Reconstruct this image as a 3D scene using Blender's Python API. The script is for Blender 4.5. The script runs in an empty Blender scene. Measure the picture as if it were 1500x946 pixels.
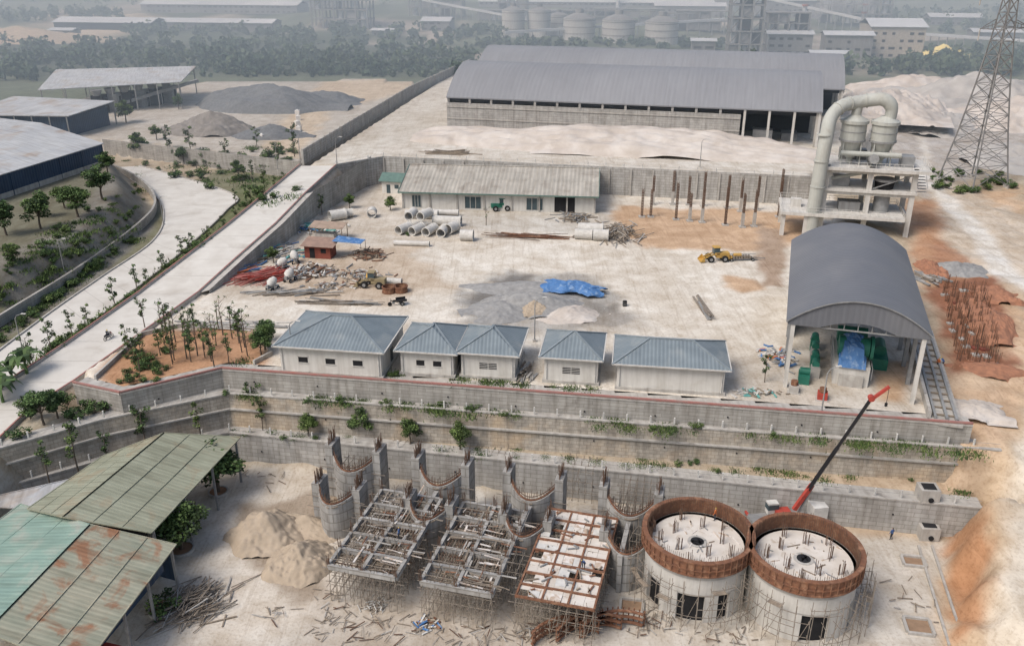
import bpy, math, random
import numpy as np
from mathutils import Vector, Matrix
random.seed(7); rng=np.random.default_rng(7)
R=math.radians
# ---------------------------------------------------------------- scene / camera
scn=bpy.context.scene
FPX,PITCH,CH=1285.0,R(23.2),65.0
cam_d=bpy.data.cameras.new("camera"); cam=bpy.data.objects.new("camera",cam_d)
scn.collection.objects.link(cam); scn.camera=cam
cam_d.sensor_width=36; cam_d.lens=FPX/1500*36; cam_d.clip_end=9000; cam_d.clip_start=1
cam.location=(0,0,CH); cam.rotation_euler=(R(90)-PITCH,0,0)
CP,SP=math.cos(PITCH),math.sin(PITCH)
def G(u,v,z):
    """unprojects image pixel coordinates through the camera -> world ground point at height z (metres)"""
    a=(u-750)/FPX; b=(473-v)/FPX
    dy=CP+b*SP; dz=-SP+b*CP
    t=(z-CH)/dz
    return Vector((a*t,dy*t,z))
def Gl(pts,z): return [G(u,v,z) for u,v in pts]
# ---------------------------------------------------------------- world, sun
w=bpy.data.worlds.new("World"); scn.world=w; w.use_nodes=True
nt=w.node_tree; bg=nt.nodes["Background"]
sky=nt.nodes.new("ShaderNodeTexSky"); sky.sky_type='NISHITA'; sky.sun_disc=False
SE,SR=R(52),R(-125)
sky.sun_elevation=SE; sky.sun_rotation=SR; sky.dust_density=4; sky.air_density=1.2; sky.ozone_density=1
nt.links.new(sky.outputs[0],bg.inputs[0]); bg.inputs[1].default_value=0.15
sd=bpy.data.lights.new("sun","SUN"); sd.energy=2.5; sd.angle=R(28); sd.color=(1,0.965,0.92)
so=bpy.data.objects.new("sun",sd); scn.collection.objects.link(so)
sdir=Vector((math.sin(SR)*math.cos(SE),math.cos(SR)*math.cos(SE),math.sin(SE)))
so.rotation_euler=sdir.to_track_quat('Z','Y').to_euler(); so.location=(0,0,200)
scn.view_settings.view_transform='Standard'; scn.view_settings.look='None'; scn.view_settings.exposure=0
# ---------------------------------------------------------------- materials
MATS={}
def mat(name,c1,c2=None,scale=1.0,rough=.85,bump=.15,ribs=0,blocks=None,stain=None,metal=0,streak=0,attr=None,leaf=False,ribk=.35):
    if name in MATS: return MATS[name]
    m=bpy.data.materials.new(name); MATS[name]=m; m.use_nodes=True
    n=m.node_tree.nodes; L=m.node_tree.links; bs=n["Principled BSDF"]
    bs.inputs["Roughness"].default_value=rough; bs.inputs["Metallic"].default_value=metal
    bs.inputs["Specular IOR Level"].default_value=.3
    if c2 is None: c2=tuple(c*.72 for c in c1)
    tc=n.new("ShaderNodeTexCoord")
    def noise(s,det=4,vec=None,dist=0):
        x=n.new("ShaderNodeTexNoise"); x.inputs["Scale"].default_value=s; x.inputs["Detail"].default_value=det
        x.inputs["Distortion"].default_value=dist; x.inputs["Roughness"].default_value=.6
        L.new(vec or tc.outputs["Object"],x.inputs["Vector"]); return x.outputs["Fac"]
    def mp(f,a,b,c=0.,d=1.):
        x=n.new("ShaderNodeMapRange"); x.inputs[1].default_value=a; x.inputs[2].default_value=b
        x.inputs[3].default_value=c; x.inputs[4].default_value=d; L.new(f,x.inputs[0]); return x.outputs[0]
    def mix(f,a,b,typ='MIX'):
        x=n.new("ShaderNodeMix"); x.data_type='RGBA'; x.blend_type=typ
        if isinstance(f,float): x.inputs[0].default_value=f
        else: L.new(f,x.inputs[0])
        for i,c in ((6,a),(7,b)):
            if isinstance(c,tuple): x.inputs[i].default_value=(*c,1)
            else: L.new(c,x.inputs[i])
        return x.outputs[2]
    n1=noise(scale); col=mix(mp(n1,.3,.7),c2,c1)
    hgt=n1
    if attr:
        at=n.new("ShaderNodeAttribute"); at.attribute_name=attr
        big=noise(.06,6,dist=.8); mid=noise(.33,8,dist=.5); fine=noise(2.6,5)
        col=at.outputs["Color"]
        col=mix(mp(big,.40,.62,0,.6),col,mix(1.0,col,(.76,.71,.65),'MULTIPLY'))
        col=mix(mp(mid,.42,.62,0,.85),col,mix(1.0,col,(.80,.76,.71),'MULTIPLY'))
        col=mix(mp(mid,.30,.42,.5,0),col,mix(1.0,col,(1.14,1.13,1.11),'MULTIPLY'))
        col=mix(mp(fine,.50,.66,0,.65),col,mix(1.0,col,(.72,.68,.64),'MULTIPLY'))
        for ang_,sc_,k_ in((.45,.9,.4),(-.9,.7,.3)):
            mm=n.new("ShaderNodeMapping"); mm.inputs["Scale"].default_value=(1,.06,1); mm.inputs["Rotation"].default_value=(0,0,ang_)
            L.new(tc.outputs["Object"],mm.inputs[0])
            tr=noise(sc_,3,mm.outputs[0],dist=1.6)
            col=mix(mp(tr,.56,.64,0,k_),col,mix(1.0,col,(.74,.70,.66),'MULTIPLY'))
        hgt=fine
    if stain:
        sc,ss,t0,t1=stain
        col=mix(mp(noise(ss,6,dist=.5),t0,t1),col,sc)
    if streak:
        mm=n.new("ShaderNodeMapping"); mm.inputs["Scale"].default_value=(1.4,.12,1); L.new(tc.outputs["UV"],mm.inputs[0])
        col=mix(mp(noise(1,5,mm.outputs[0]),.42,.72,0,streak),col,mix(1.0,col,(.45,.41,.37),'MULTIPLY'))
    if blocks:
        bw,bh=blocks
        br=n.new("ShaderNodeTexBrick"); L.new(tc.outputs["UV"],br.inputs["Vector"]); br.inputs["Scale"].default_value=1
        br.inputs["Brick Width"].default_value=bw; br.inputs["Row Height"].default_value=bh
        br.inputs["Mortar Size"].default_value=.03*bh/.4; br.inputs["Mortar Smooth"].default_value=.3
        br.inputs["Color1"].default_value=(1,1,1,1); br.inputs["Color2"].default_value=(.78,.78,.78,1); br.inputs["Mortar"].default_value=(.56,.54,.52,1)
        col=mix(.8,col,br.outputs["Color"],'MULTIPLY')
    bn=n.new("ShaderNodeBump"); bn.inputs["Strength"].default_value=bump; bn.inputs["Distance"].default_value=.15
    L.new(hgt,bn.inputs["Height"]); nrm=bn.outputs[0]
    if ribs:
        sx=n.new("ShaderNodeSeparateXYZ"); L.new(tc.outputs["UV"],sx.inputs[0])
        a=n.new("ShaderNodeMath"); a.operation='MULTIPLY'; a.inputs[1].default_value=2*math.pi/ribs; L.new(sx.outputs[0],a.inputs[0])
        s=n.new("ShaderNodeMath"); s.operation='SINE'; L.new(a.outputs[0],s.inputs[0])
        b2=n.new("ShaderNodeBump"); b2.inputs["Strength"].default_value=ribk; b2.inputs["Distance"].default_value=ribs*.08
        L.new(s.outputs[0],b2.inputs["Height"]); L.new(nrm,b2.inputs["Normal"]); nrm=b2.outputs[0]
        col=mix(mp(s.outputs[0],-1,-.3,ribk*.6,0),col,mix(1.0,col,(.6,.6,.6),'MULTIPLY'))  # groove shade between ribs, painted into the base colour
    if leaf:
        oi=n.new("ShaderNodeObjectInfo")
        col=mix(mp(oi.outputs["Random"],0,1,0,.5),col,mix(1.0,col,(1.7,1.3,.9),'MULTIPLY'))
    L.new(col,bs.inputs["Base Color"]); L.new(nrm,bs.inputs["Normal"])
    return m
CONC=mat("concrete",(.46,.44,.405),(.34,.32,.295),.8,stain=((.24,.22,.2),.4,.58,.75),streak=.5)
CONCL=mat("concrete_pale",(.58,.56,.525),(.47,.45,.415),.6,streak=.4)
CONCD=mat("raw_cast_concrete",(.42,.41,.39),(.30,.29,.275),.7,blocks=(2.4,1.2),streak=.6,bump=.3)
SLABW=mat("screed_floor",(.62,.58,.53),(.50,.45,.39),.5,stain=((.38,.31,.24),.7,.58,.72))
WALLB=mat("retaining_blocks",(.44,.42,.385),(.32,.305,.28),.35,blocks=(2.2,.5),streak=.6,bump=.4,stain=((.24,.22,.195),.2,.58,.72))
WALLS=mat("stone_masonry",(.47,.425,.36),(.32,.29,.25),1.2,blocks=(.9,.5),streak=.55,bump=.6,stain=((.50,.40,.29),.12,.5,.65))
WALLR=mat("concrete_block_wall",(.46,.445,.42),(.36,.35,.33),.5,blocks=(1.6,.6),streak=.6,stain=((.30,.285,.26),.15,.55,.75))
PLAST=mat("plaster_cream",(.62,.60,.56),(.54,.52,.48),.5,streak=.35,stain=((.47,.44,.39),.3,.6,.8))
ROOFB=mat("roof_slate_blue",(.19,.225,.245),(.145,.175,.195),.5,rough=.6,ribs=.5,stain=((.26,.28,.28),.25,.5,.8),ribk=.5)
RIDGE=mat("ridge_cap",(.22,.255,.275),rough=.6)
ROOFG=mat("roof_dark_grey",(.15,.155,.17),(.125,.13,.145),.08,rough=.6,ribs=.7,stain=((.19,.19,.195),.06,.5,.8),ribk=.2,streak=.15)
ROOFW=mat("roof_warehouse_grey",(.24,.245,.26),(.205,.21,.225),.04,rough=.65,ribs=1.3,ribk=.12,streak=.2)
ROOFT=mat("roof_worn_beige",(.43,.40,.35),(.32,.30,.265),.3,rough=.75,ribs=.9,stain=((.27,.24,.205),.25,.5,.7),streak=.5)
ROOFO=mat("roof_olive",(.31,.32,.24),(.24,.25,.185),.3,rough=.7,ribs=.55,stain=((.28,.24,.165),.3,.54,.7),streak=.6,ribk=.25)
ROOFR=mat("roof_rusty_green",(.37,.35,.265),(.26,.275,.21),.35,rough=.75,ribs=.55,stain=((.29,.155,.09),.32,.52,.64),streak=.6,ribk=.25)
ROOFE=mat("roof_teal",(.25,.35,.29),(.19,.28,.24),.3,rough=.65,ribs=.55,stain=((.33,.35,.30),.3,.5,.7),streak=.5,ribk=.25)
ROOFS=mat("roof_faded_silver",(.46,.465,.465),(.36,.37,.385),.2,rough=.7,ribs=.9,stain=((.34,.28,.23),.12,.54,.7),ribk=.15,streak=.5)
BLUEW=mat("cladding_blue",(.03,.06,.11),(.02,.04,.075),.3,rough=.5,ribs=.8)
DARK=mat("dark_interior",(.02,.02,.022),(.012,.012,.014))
GLASS=mat("window_glass",(.07,.10,.11),(.04,.06,.07),rough=.15)
GREENT=mat("green_trim",(.12,.19,.165),rough=.6)
RUST=mat("rusty_steel",(.22,.10,.055),(.12,.06,.04),2.5,rough=.85,stain=((.30,.17,.105),1.2,.5,.7))
REBAR=mat("rebar",(.16,.095,.065),(.09,.06,.045),2)
SCAF=mat("scaffold_steel",(.27,.235,.195),(.16,.13,.105),2,rough=.7)
STEEL=mat("grey_steel",(.30,.30,.295),(.2,.2,.2),1,rough=.6,metal=.1)
PLY=mat("plywood",(.50,.41,.33),(.38,.29,.22),1.5,stain=((.62,.58,.54),.8,.45,.55))
TIMB=mat("weathered_timber",(.29,.235,.18),(.17,.14,.11),1.5)
REDP=mat("red_paint",(.42,.06,.045),(.28,.05,.035),1.5,rough=.5)
REDPALE=mat("red_rail_paint",(.34,.14,.12),(.28,.18,.16),1)
BLACK=mat("black_paint",(.025,.025,.028),rough=.4)
RUBBER=mat("rubber",(.02,.02,.02),rough=.9)
YEL=mat("yellow_paint",(.50,.30,.07),(.38,.24,.08),1,rough=.6)
GRN=mat("machine_green",(.03,.17,.12),(.02,.12,.08),1,rough=.5)
TARP=mat("blue_tarp",(.08,.19,.40),(.05,.13,.29),.9,rough=.6,bump=1,stain=((.27,.36,.48),1.1,.52,.72))
WHITEP=mat("white_paint",(.68,.67,.64),(.55,.53,.50),1)
PST=mat("post_concrete",(.60,.585,.55))
DUCT=mat("duct_paint",(.43,.435,.40),(.36,.365,.335),.3,rough=.65,stain=((.31,.29,.245),.3,.56,.8),streak=.3)
SAND=mat("sand_heap",(.40,.325,.245),(.31,.25,.185),.7,bump=.6)
GRAV=mat("grey_gravel",(.17,.175,.18),(.11,.115,.12),1.1,bump=.8)
GRAVL=mat("pale_gravel",(.30,.295,.285),(.20,.195,.19),1.1,bump=.8)
PALEDIRT=mat("pale_earth",(.49,.44,.395),(.39,.34,.295),.25,bump=.9,stain=((.55,.51,.47),.15,.45,.7))
BRICK=mat("red_brick",(.27,.08,.055),(.18,.055,.04),1,blocks=(.5,.2))
BARK=mat("bark",(.14,.11,.085),(.08,.065,.05),3)
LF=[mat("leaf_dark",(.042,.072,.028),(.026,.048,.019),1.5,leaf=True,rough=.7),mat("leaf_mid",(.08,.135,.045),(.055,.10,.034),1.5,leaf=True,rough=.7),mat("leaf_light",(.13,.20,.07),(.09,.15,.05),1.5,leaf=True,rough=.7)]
FARV=mat("far_foliage",(.055,.085,.05),(.035,.058,.035),.05)
FARV2=mat("far_foliage_light",(.085,.115,.065),(.06,.08,.045),.05)
FARB=mat("far_building",(.26,.26,.255),(.16,.16,.16),.1,streak=.6)
FARL=mat("far_silo_concrete",(.48,.48,.46),(.36,.36,.35),.06,streak=.5)
FARR=mat("far_roof",(.50,.52,.54),(.36,.38,.40),.03)
SKIN=mat("skin",(.42,.26,.18)); HAIR=mat("hair",(.02,.016,.014))
SH1=mat("shirt_blue",(.06,.12,.28)); SH2=mat("shirt_orange",(.55,.16,.05)); PANT=mat("trousers",(.04,.045,.06)); HELM=mat("helmet",(.6,.45,.08),rough=.4)
PINK=mat("pink_pipe",(.48,.19,.16),(.34,.13,.11),1); TURQ=mat("turquoise_net",(.16,.40,.36),(.1,.3,.28),2)
ORNG=mat("orange_plastic",(.6,.19,.07))
# ---------------------------------------------------------------- mesh builder
class MB:
    def __init__(s): s.v=[];s.f=[];s.m=[];s.s=[];s.mats=[]
    def mi(s,m):
        if m not in s.mats: s.mats.append(m)
        return s.mats.index(m)
    def add(s,vs,fs,m,sm=False):
        o=len(s.v); s.v.extend([tuple(p) for p in vs]); k=s.mi(m)
        for f in fs: s.f.append(tuple(i+o for i in f)); s.m.append(k); s.s.append(sm)
    def box(s,c,d,m,rz=0):
        x,y,z=d[0]/2,d[1]/2,d[2]/2; co,si=math.cos(rz),math.sin(rz); vs=[]
        for a in(-x,x):
            for b in(-y,y):
                for e in(-z,z): vs.append((c[0]+a*co-b*si,c[1]+a*si+b*co,c[2]+e))
        s.add(vs,[(0,1,3,2),(4,6,7,5),(0,4,5,1),(2,3,7,6),(0,2,6,4),(1,5,7,3)],m)
    def beam(s,p,q,wd,m,ht=None):
        p=Vector(p);q=Vector(q);d=q-p
        if d.length<1e-4:return
        d.normalize(); up=Vector((0,0,1)) if abs(d.z)<.95 else Vector((1,0,0))
        a=d.cross(up).normalized(); b=a.cross(d).normalized(); a=a*wd/2; b=b*(ht or wd)/2
        vs=[p-a-b,p+a-b,p+a+b,p-a+b,q-a-b,q+a-b,q+a+b,q-a+b]
        s.add(vs,[(0,1,2,3),(7,6,5,4),(0,4,5,1),(1,5,6,2),(2,6,7,3),(3,7,4,0)],m)
    def tube(s,pts,r,m,n=12,caps=True,sm=True):
        pts=[Vector(p) for p in pts]; k=len(pts); rs=r if isinstance(r,(list,tuple)) else [r]*k
        vs=[];fs=[];pa=None
        for i,p in enumerate(pts):
            d=(pts[min(i+1,k-1)]-pts[max(i-1,0)]).normalized()
            if pa is None:
                up=Vector((0,0,1)) if abs(d.z)<.9 else Vector((1,0,0)); a=d.cross(up).normalized()
            else: a=(pa-d*pa.dot(d)).normalized()
            pa=a; b=d.cross(a)
            for j in range(n):
                t=2*math.pi*j/n; vs.append(p+(a*math.cos(t)+b*math.sin(t))*rs[i])
        for i in range(k-1):
            for j in range(n): j2=(j+1)%n; fs.append((i*n+j,i*n+j2,(i+1)*n+j2,(i+1)*n+j))
        s.add(vs,fs,m,sm)
        if caps: s.add(vs[:n],[tuple(range(n))[::-1]],m); s.add(vs[-n:],[tuple(range(n))],m)
    def cyl(s,p,q,r,m,r1=None,n=12): s.tube([p,q],[r,r if r1 is None else r1],m,n)
    def pipe(s,p,q,r,th,m,n=18):
        p=Vector(p);q=Vector(q)
        s.tube([p,q],r,m,n,False); s.tube([p,q],r-th,m,n,False)
        d=(q-p).normalized(); up=Vector((0,0,1)) if abs(d.z)<.9 else Vector((1,0,0)); a=d.cross(up).normalized(); b=d.cross(a)
        for e in(p,q):
            vs=[]
            for j in range(n):
                t=2*math.pi*j/n; k=a*math.cos(t)+b*math.sin(t); vs+= [e+k*r,e+k*(r-th)]
            s.add(vs,[(2*j,2*j+1,(2*j+3)%(2*n),(2*j+2)%(2*n)) for j in range(n)],m)
    def slab(s,q,t,m):
        vs=[Vector(p) for p in q]; lo=[p-Vector((0,0,t)) for p in vs]; n=len(vs)
        s.add(vs+lo,[tuple(range(n)),tuple(range(2*n-1,n-1,-1))]+[(i,(i+1)%n,n+(i+1)%n,n+i) for i in range(n)],m)
    def arcwall(s,c,r,a0,a1,z0,z1,th,m,n=16):
        vs=[];fs=[]
        for i in range(n+1):
            a=a0+(a1-a0)*i/n
            for rr in(r,r-th):
                x=math.cos(a)*rr;y=math.sin(a)*rr
                for z in(z0,z1): vs.append((c[0]+x,c[1]+y,z))
        for i in range(n):
            k=4*i; fs+=[(k,k+4,k+5,k+1),(k+2,k+3,k+7,k+6),(k+1,k+5,k+7,k+3)]
        full=abs(abs(a1-a0)-2*math.pi)<1e-3
        if not full: fs+=[(0,1,3,2),(4*n,4*n+2,4*n+3,4*n+1)]
        s.add(vs,fs,m)
    def barrel(s,x0,x1,y0,y1,ze,rise,m,n=20,th=.15,end=None):
        pr=[(y0+(y1-y0)*i/n,ze+rise*(1-(2*i/n-1)**2)) for i in range(n+1)]
        vs=[(x0,y,z) for y,z in pr]+[(x1,y,z) for y,z in pr]
        s.add(vs,[(i,i+1,n+2+i,n+1+i)[::-1] for i in range(n)],m,True)
        vs2=[(x0,y,z-th) for y,z in pr]+[(x1,y,z-th) for y,z in pr]
        s.add(vs2,[(i,i+1,n+2+i,n+1+i) for i in range(n)],m)
        for x in (x0,x1):
            e=[(x,y,z) for y,z in pr]+[(x,y,z-th) for y,z in pr]
            s.add(e,[(i,i+1,n+2+i,n+1+i) for i in range(n)],end or m)
        for y,z in (pr[0],pr[-1]): s.add([(x0,y,z),(x1,y,z),(x1,y,z-th),(x0,y,z-th)],[(0,1,2,3)],m)
        return pr
    def finish(s,name,loc=(0,0,0),rz=0,uv=True):
        me=bpy.data.meshes.new(name); me.from_pydata(s.v,[],s.f)
        for m in s.mats: me.materials.append(m)
        me.polygons.foreach_set("material_index",s.m); me.polygons.foreach_set("use_smooth",s.s)
        if uv: boxuv(me)
        me.update()
        o=bpy.data.objects.new(name,me); scn.collection.objects.link(o); o.location=loc; o.rotation_euler=(0,0,rz)
        return o
def boxuv(me):
    P=len(me.polygons)
    if not P: return
    nr=np.zeros(P*3); me.polygons.foreach_get("normal",nr); nr=nr.reshape(-1,3)
    lt=np.zeros(P,int); me.polygons.foreach_get("loop_total",lt)
    L=len(me.loops); vi=np.zeros(L,int); me.loops.foreach_get("vertex_index",vi)
    co=np.zeros(len(me.vertices)*3); me.vertices.foreach_get("co",co); co=co.reshape(-1,3)[vi]
    t=np.stack([-nr[:,1],nr[:,0],0*nr[:,0]],1); ln=np.linalg.norm(t,axis=1); flat=ln<.02
    t[flat]=(1,0,0); ln[flat]=1; t/=ln[:,None]
    t*=np.where((np.abs(t[:,0])>=np.abs(t[:,1]))*(t[:,0]<0)|(np.abs(t[:,0])<np.abs(t[:,1]))*(t[:,1]<0),-1,1)[:,None]
    b=np.cross(nr,t); b*=np.where(b[:,2]<-1e-6,-1,1)[:,None]
    T=np.repeat(t,lt,0);B=np.repeat(b,lt,0)
    uvs=np.stack([(co*T).sum(1),(co*B).sum(1)],1)
    l=me.uv_layers.new(name="UVMap"); l.data.foreach_set("uv",uvs.ravel())
# ---------------------------------------------------------------- terrain
def sdf(X,Y,poly):
    d=np.full(X.shape,1e9); ins=np.zeros(X.shape,bool); n=len(poly)
    for i in range(n):
        x0,y0=poly[i][0],poly[i][1]; x1,y1=poly[(i+1)%n][0],poly[(i+1)%n][1]
        ex,ey=x1-x0,y1-y0; t=np.clip(((X-x0)*ex+(Y-y0)*ey)/(ex*ex+ey*ey+1e-9),0,1)
        d=np.minimum(d,(X-x0-ex*t)**2+(Y-y0-ey*t)**2)
        c=((y0>Y)!=(y1>Y)); xi=x0+(Y-y0)*ex/(ey if ey!=0 else 1e-9)
        ins^=c&(X<xi)
    return np.where(ins,-1,1)*np.sqrt(d)
def ss(x,a,b):
    t=np.clip((x-a)/(b-a),0,1); return t*t*(3-2*t)
LAT=rng.random((256,256))
def vn(X,Y,s):
    x=X/s+1000;y=Y/s+1000; xi=np.floor(x).astype(int);yi=np.floor(y).astype(int); fx=x-xi;fy=y-yi
    fx=fx*fx*(3-2*fx);fy=fy*fy*(3-2*fy); g=lambda a,b:LAT[a%256,b%256]
    return (g(xi,yi)*(1-fx)+g(xi+1,yi)*fx)*(1-fy)+(g(xi,yi+1)*(1-fx)+g(xi+1,yi+1)*fx)*fy
ZA,ZB,ZC,ZD=4.5,9.3,12.0,18.0
W1=Gl([(-420,835),(0,716),(170,668),(335,634),(1440,745)],ZA)
W2=Gl([(-420,765),(0,657),(150,615),(335,577),(1467,660)],ZB)
W3=Gl([(107,563),(176,578),(325,542),(1425,624)],ZC)
WD=Gl([(492,244),(562,232),(1190,262)],ZD)
RAMP=[(-330,-190,800,9.3),(-190,-60,700,9.3),(-50,44,600,9.6),(15,108,560,10.2),(105,192,500,11.),(205,290,430,12.),(270,345,380,13.8),(335,402,330,15.6),(390,446,285,17.),(440,492,243,18.)]
rl=[G(a,v,z) for a,b,v,z in RAMP]; rr=[G(b,v,z) for a,b,v,z in RAMP]
rampY=[(a.y+b.y)/2 for a,b in zip(rl,rr)]; rampZ=[r[3] for r in RAMP]
ramppoly=rl+rr[::-1]
PA=W1+[W1[-1]+Vector((1,22,0)),Vector((-200,130,0)),Vector((-200,W1[0].y,0))]
PB=W2+[W2[-1]+Vector((.5,14,0)),W2[3]+Vector((0,12,0)),rr[2],rl[2],rl[0]+Vector((-60,0,0))]
PC=[rr[3]]+W3+[W3[-1]+Vector((6,45,0)),WD[-1]+Vector((6,4,0)),WD[1]+Vector((0,4,0)),WD[0]+Vector((3,4,0)),rr[8],rr[7],rr[6],rr[5],rr[4]]
PD=[rl[-1],rr[-1]]+WD[1:]+[Vector((86,215,0)),Vector((125,290,0)),Vector((120,380,0)),Vector((-25,380,0))]+Gl([(655,108),(560,168)],ZD)
P0=[Vector((-260,20,0))]+[Vector((-260,140,0))]+[G(1440,760,2),G(1385,790,0),G(1398,946,0)]+[Vector((60,20,0))]
PG=Gl([(150,207),(440,240),(520,190),(640,122),(560,114),(300,118),(60,150),(60,200)],12.)
PL=Gl([(-500,520),(-50,402),(0,388),(100,345),(150,310),(168,275),(150,235),(90,190),(-500,190)],14.)
def height(X,Y):
    left=np.interp(Y,[60,240,320,420],[8,8,8,5]); right=np.interp(Y,[60,75,92,110,200,300,450],[3.2,5,9.5,11.6,14,14,6])
    k=ss(X,0,50); h=left*(1-k)+right*k
    h=h+np.interp(Y,[700,1300,2500],[0,25,190])*(.4+vn(X,Y,300))+ (vn(X,Y,40)-.5)*np.interp(Y,[330,500,900],[0,3,10])
    nearr=ss(X,50,60)*(1-ss(Y,250,300))
    h=h+(vn(X,Y,6)-.5)*.9*ss(X,58,75)+((vn(X,Y,2.6)-.5)*.55+(vn(X,Y,1.3)-.5)*.3)*nearr
    def setz(poly,z,a,b,nz_=0):
        nonlocal h
        m=1-ss(sdf(X,Y,poly)+(nz_*(vn(X,Y,3.5)-.5) if nz_ else 0),a,b); h=h*(1-m)+z*m
    setz(P0,0,.3,4.5,3); setz(PA,ZA-.06,-1.9,-.9)
    setz(PL,14,0,7)
    setz(PG,12,-1.9,-.9)
    setz(PB,ZB-.06,-1.9,-.9)
    setz(ramppoly,np.interp(Y,rampY,rampZ)-.12,0,5)
    setz(PC,ZC,-1.8,-.9); setz(PD,ZD,-1.8,-.9)
    return h
def grow(a,st,f,lim):
    o=[];x=a
    while abs(x)<lim: st*=f; x+=st if a>=0 else -st; o.append(x)
    return o
xd=list(np.arange(-112,112.1,.7)); xs=np.array(sorted(grow(-112,.8,1.1,4000))+xd+grow(112,.8,1.1,4000))
yd=list(np.arange(56,236,.7)); ys=np.array([-800,-300,-100,0,30,45,52]+yd+grow(236,.8,1.05,6000))
X,Y=np.meshgrid(xs,ys); Z=height(X,Y)
nx,ny=len(xs),len(ys)
def hzv(x,y):
    x=np.clip(x,xs[0]+1,xs[-1]-1);y=np.clip(y,ys[0]+1,ys[-1]-1)
    i=np.searchsorted(xs,x)-1; j=np.searchsorted(ys,y)-1
    fx=(x-xs[i])/(xs[i+1]-xs[i]); fy=(y-ys[j])/(ys[j+1]-ys[j])
    return (Z[j,i]*(1-fx)+Z[j,i+1]*fx)*(1-fy)+(Z[j+1,i]*(1-fx)+Z[j+1,i+1]*fx)*fy
def hz1(x,y): return float(hzv(np.array([x]),np.array([y]))[0])
TT=np.geomspace(50,3500,2500)
def GT(u,v):
    a=(u-750)/FPX; b=(473-v)/FPX; dy=CP+b*SP; dz=-SP+b*CP
    z=CH+dz*TT; h=hzv(a*TT,dy*TT); k=np.argmax(z<=h)
    if k==0: k=len(TT)-1
    t0,t1=TT[k-1],TT[k]; g0=(CH+dz*t0)-h[k-1]; g1=(CH+dz*t1)-h[k]; t=t0+(t1-t0)*g0/(g0-g1+1e-9)
    return Vector((a*t,dy*t,hz1(a*t,dy*t)))
# ---- ground cover colours (albedo) by patches outlined in image pixels
COL=np.zeros((*X.shape,3)); COL[:]=(.40,.34,.26)
nz=vn(X,Y,5)*.6+vn(X,Y,1.7)*.4-.5
def paint(poly,c,blur=1.5,amp=3,k=1.):
    m=(1-ss(sdf(X,Y,poly)+nz*amp,-blur,blur))*k
    for i in range(3): COL[...,i]=COL[...,i]*(1-m)+c[i]*m
PALE=(.64,.60,.535); ORA=(.52,.37,.25); ORB=(.46,.27,.16); GREY=(.25,.245,.24)
def pp(pts,z,c,blur=1.5,amp=3,k=1.): paint(Gl(pts,z),c,blur,amp,k)
m=ss(Y,300,380)
for i,c in enumerate((.13,.15,.10)): COL[...,i]=COL[...,i]*(1-m)+c*m
m=ss(vn(X,Y,90),.55,.7)*ss(Y,420,500)
for i,c in enumerate((.36,.33,.29)): COL[...,i]=COL[...,i]*(1-m)+c*m
m=ss(vn(X,Y,25),.5,.6)*ss(Y,420,500)
for i,c in enumerate((.07,.09,.05)): COL[...,i]=COL[...,i]*(1-m)+c*m
paint(P0,(.53,.495,.44),1,1)
pp([(260,690),(520,700),(500,860),(420,946),(250,946),(330,850),(290,740)],0,(.61,.56,.49),2,5)
pp([(930,860),(1390,800),(1380,960),(900,960)],0,(.57,.53,.47),2,4,.7)
pp([(470,860),(900,900),(900,960),(420,960)],0,(.47,.42,.36),2,4,.8)
pp([(350,740),(420,735),(500,700),(520,720),(470,800),(480,870),(440,890),(400,850),(340,800)],0,(.30,.24,.18),1,2,.85)
paint(PA,(.44,.375,.29),1,1); paint(PB,(.41,.365,.29),1,1)
pp([(1130,690),(1380,700),(1400,745),(1150,740)],ZA,(.5,.39,.28),1,3,.8)
# left
pp([(-300,900),(-300,560),(0,440),(240,300),(330,240),(450,235),(400,330),(0,640)],8,(.19,.185,.12),2,4)
pp([(-50,640),(120,500),(300,360),(440,240),(420,230),(200,380),(-50,590)],8,(.14,.155,.08),1.5,4)
pp([(-50,640),(150,480),(260,390),(240,385),(120,470),(-50,600)],8,(.30,.235,.165),1,5,.6)
paint(PL,(.17,.165,.12),1,2)
pp([(0,470),(120,402),(222,315),(225,285),(165,250),(150,290),(110,350),(0,400)],11,(.215,.205,.18),1,1.5)
paint(PG,(.46,.43,.385),1,2)
pp([(440,235),(480,165),(640,122),(600,112),(470,120),(380,215)],12,(.54,.45,.34),2,6,.9)
pp([(0,150),(0,108),(650,112),(650,60),(0,60)],6,(.085,.10,.07),8,18)
pp([(0,60),(120,28),(250,30),(200,48),(60,62)],6,(.5,.43,.34),10,20)
# yard C
paint(PC,PALE,.6,.5)
pp([(300,420),(560,240),(590,300),(640,400),(560,440),(330,440)],ZC,(.52,.47,.405),3,6,.8)
pp([(600,300),(900,310),(900,345),(600,330)],ZC,(.50,.475,.43),2,5,.8)
pp([(430,360),(600,365),(660,420),(560,450),(420,440)],ZC,(.48,.385,.29),2,6,.7)
pp([(905,302),(1190,310),(1175,352),(1120,368),(960,362),(900,335)],ZC,ORA,1.5,5)
pp([(672,440),(700,412),(745,402),(860,400),(905,430),(915,465),(870,480),(820,495),(690,482)],ZC,(.33,.32,.30),1.5,6,.85)
pp([(688,445),(720,412),(770,405),(760,440),(715,478)],ZC,(.17,.165,.16),1,4,.85)
pp([(860,440),(905,445),(925,470),(880,478),(830,480)],ZC,(.20,.185,.165),.8,4,.8)
pp([(690,470),(930,455),(960,480),(760,500)],ZC,(.40,.37,.33),1.5,4,.5)
pp([(130,560),(205,488),(370,480),(395,535),(320,545),(180,575)],ZC,ORB,1,3)
pp([(1065,405),(1110,410),(1125,425),(1085,430),(1060,420)],ZC,ORA,.8,2)
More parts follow.
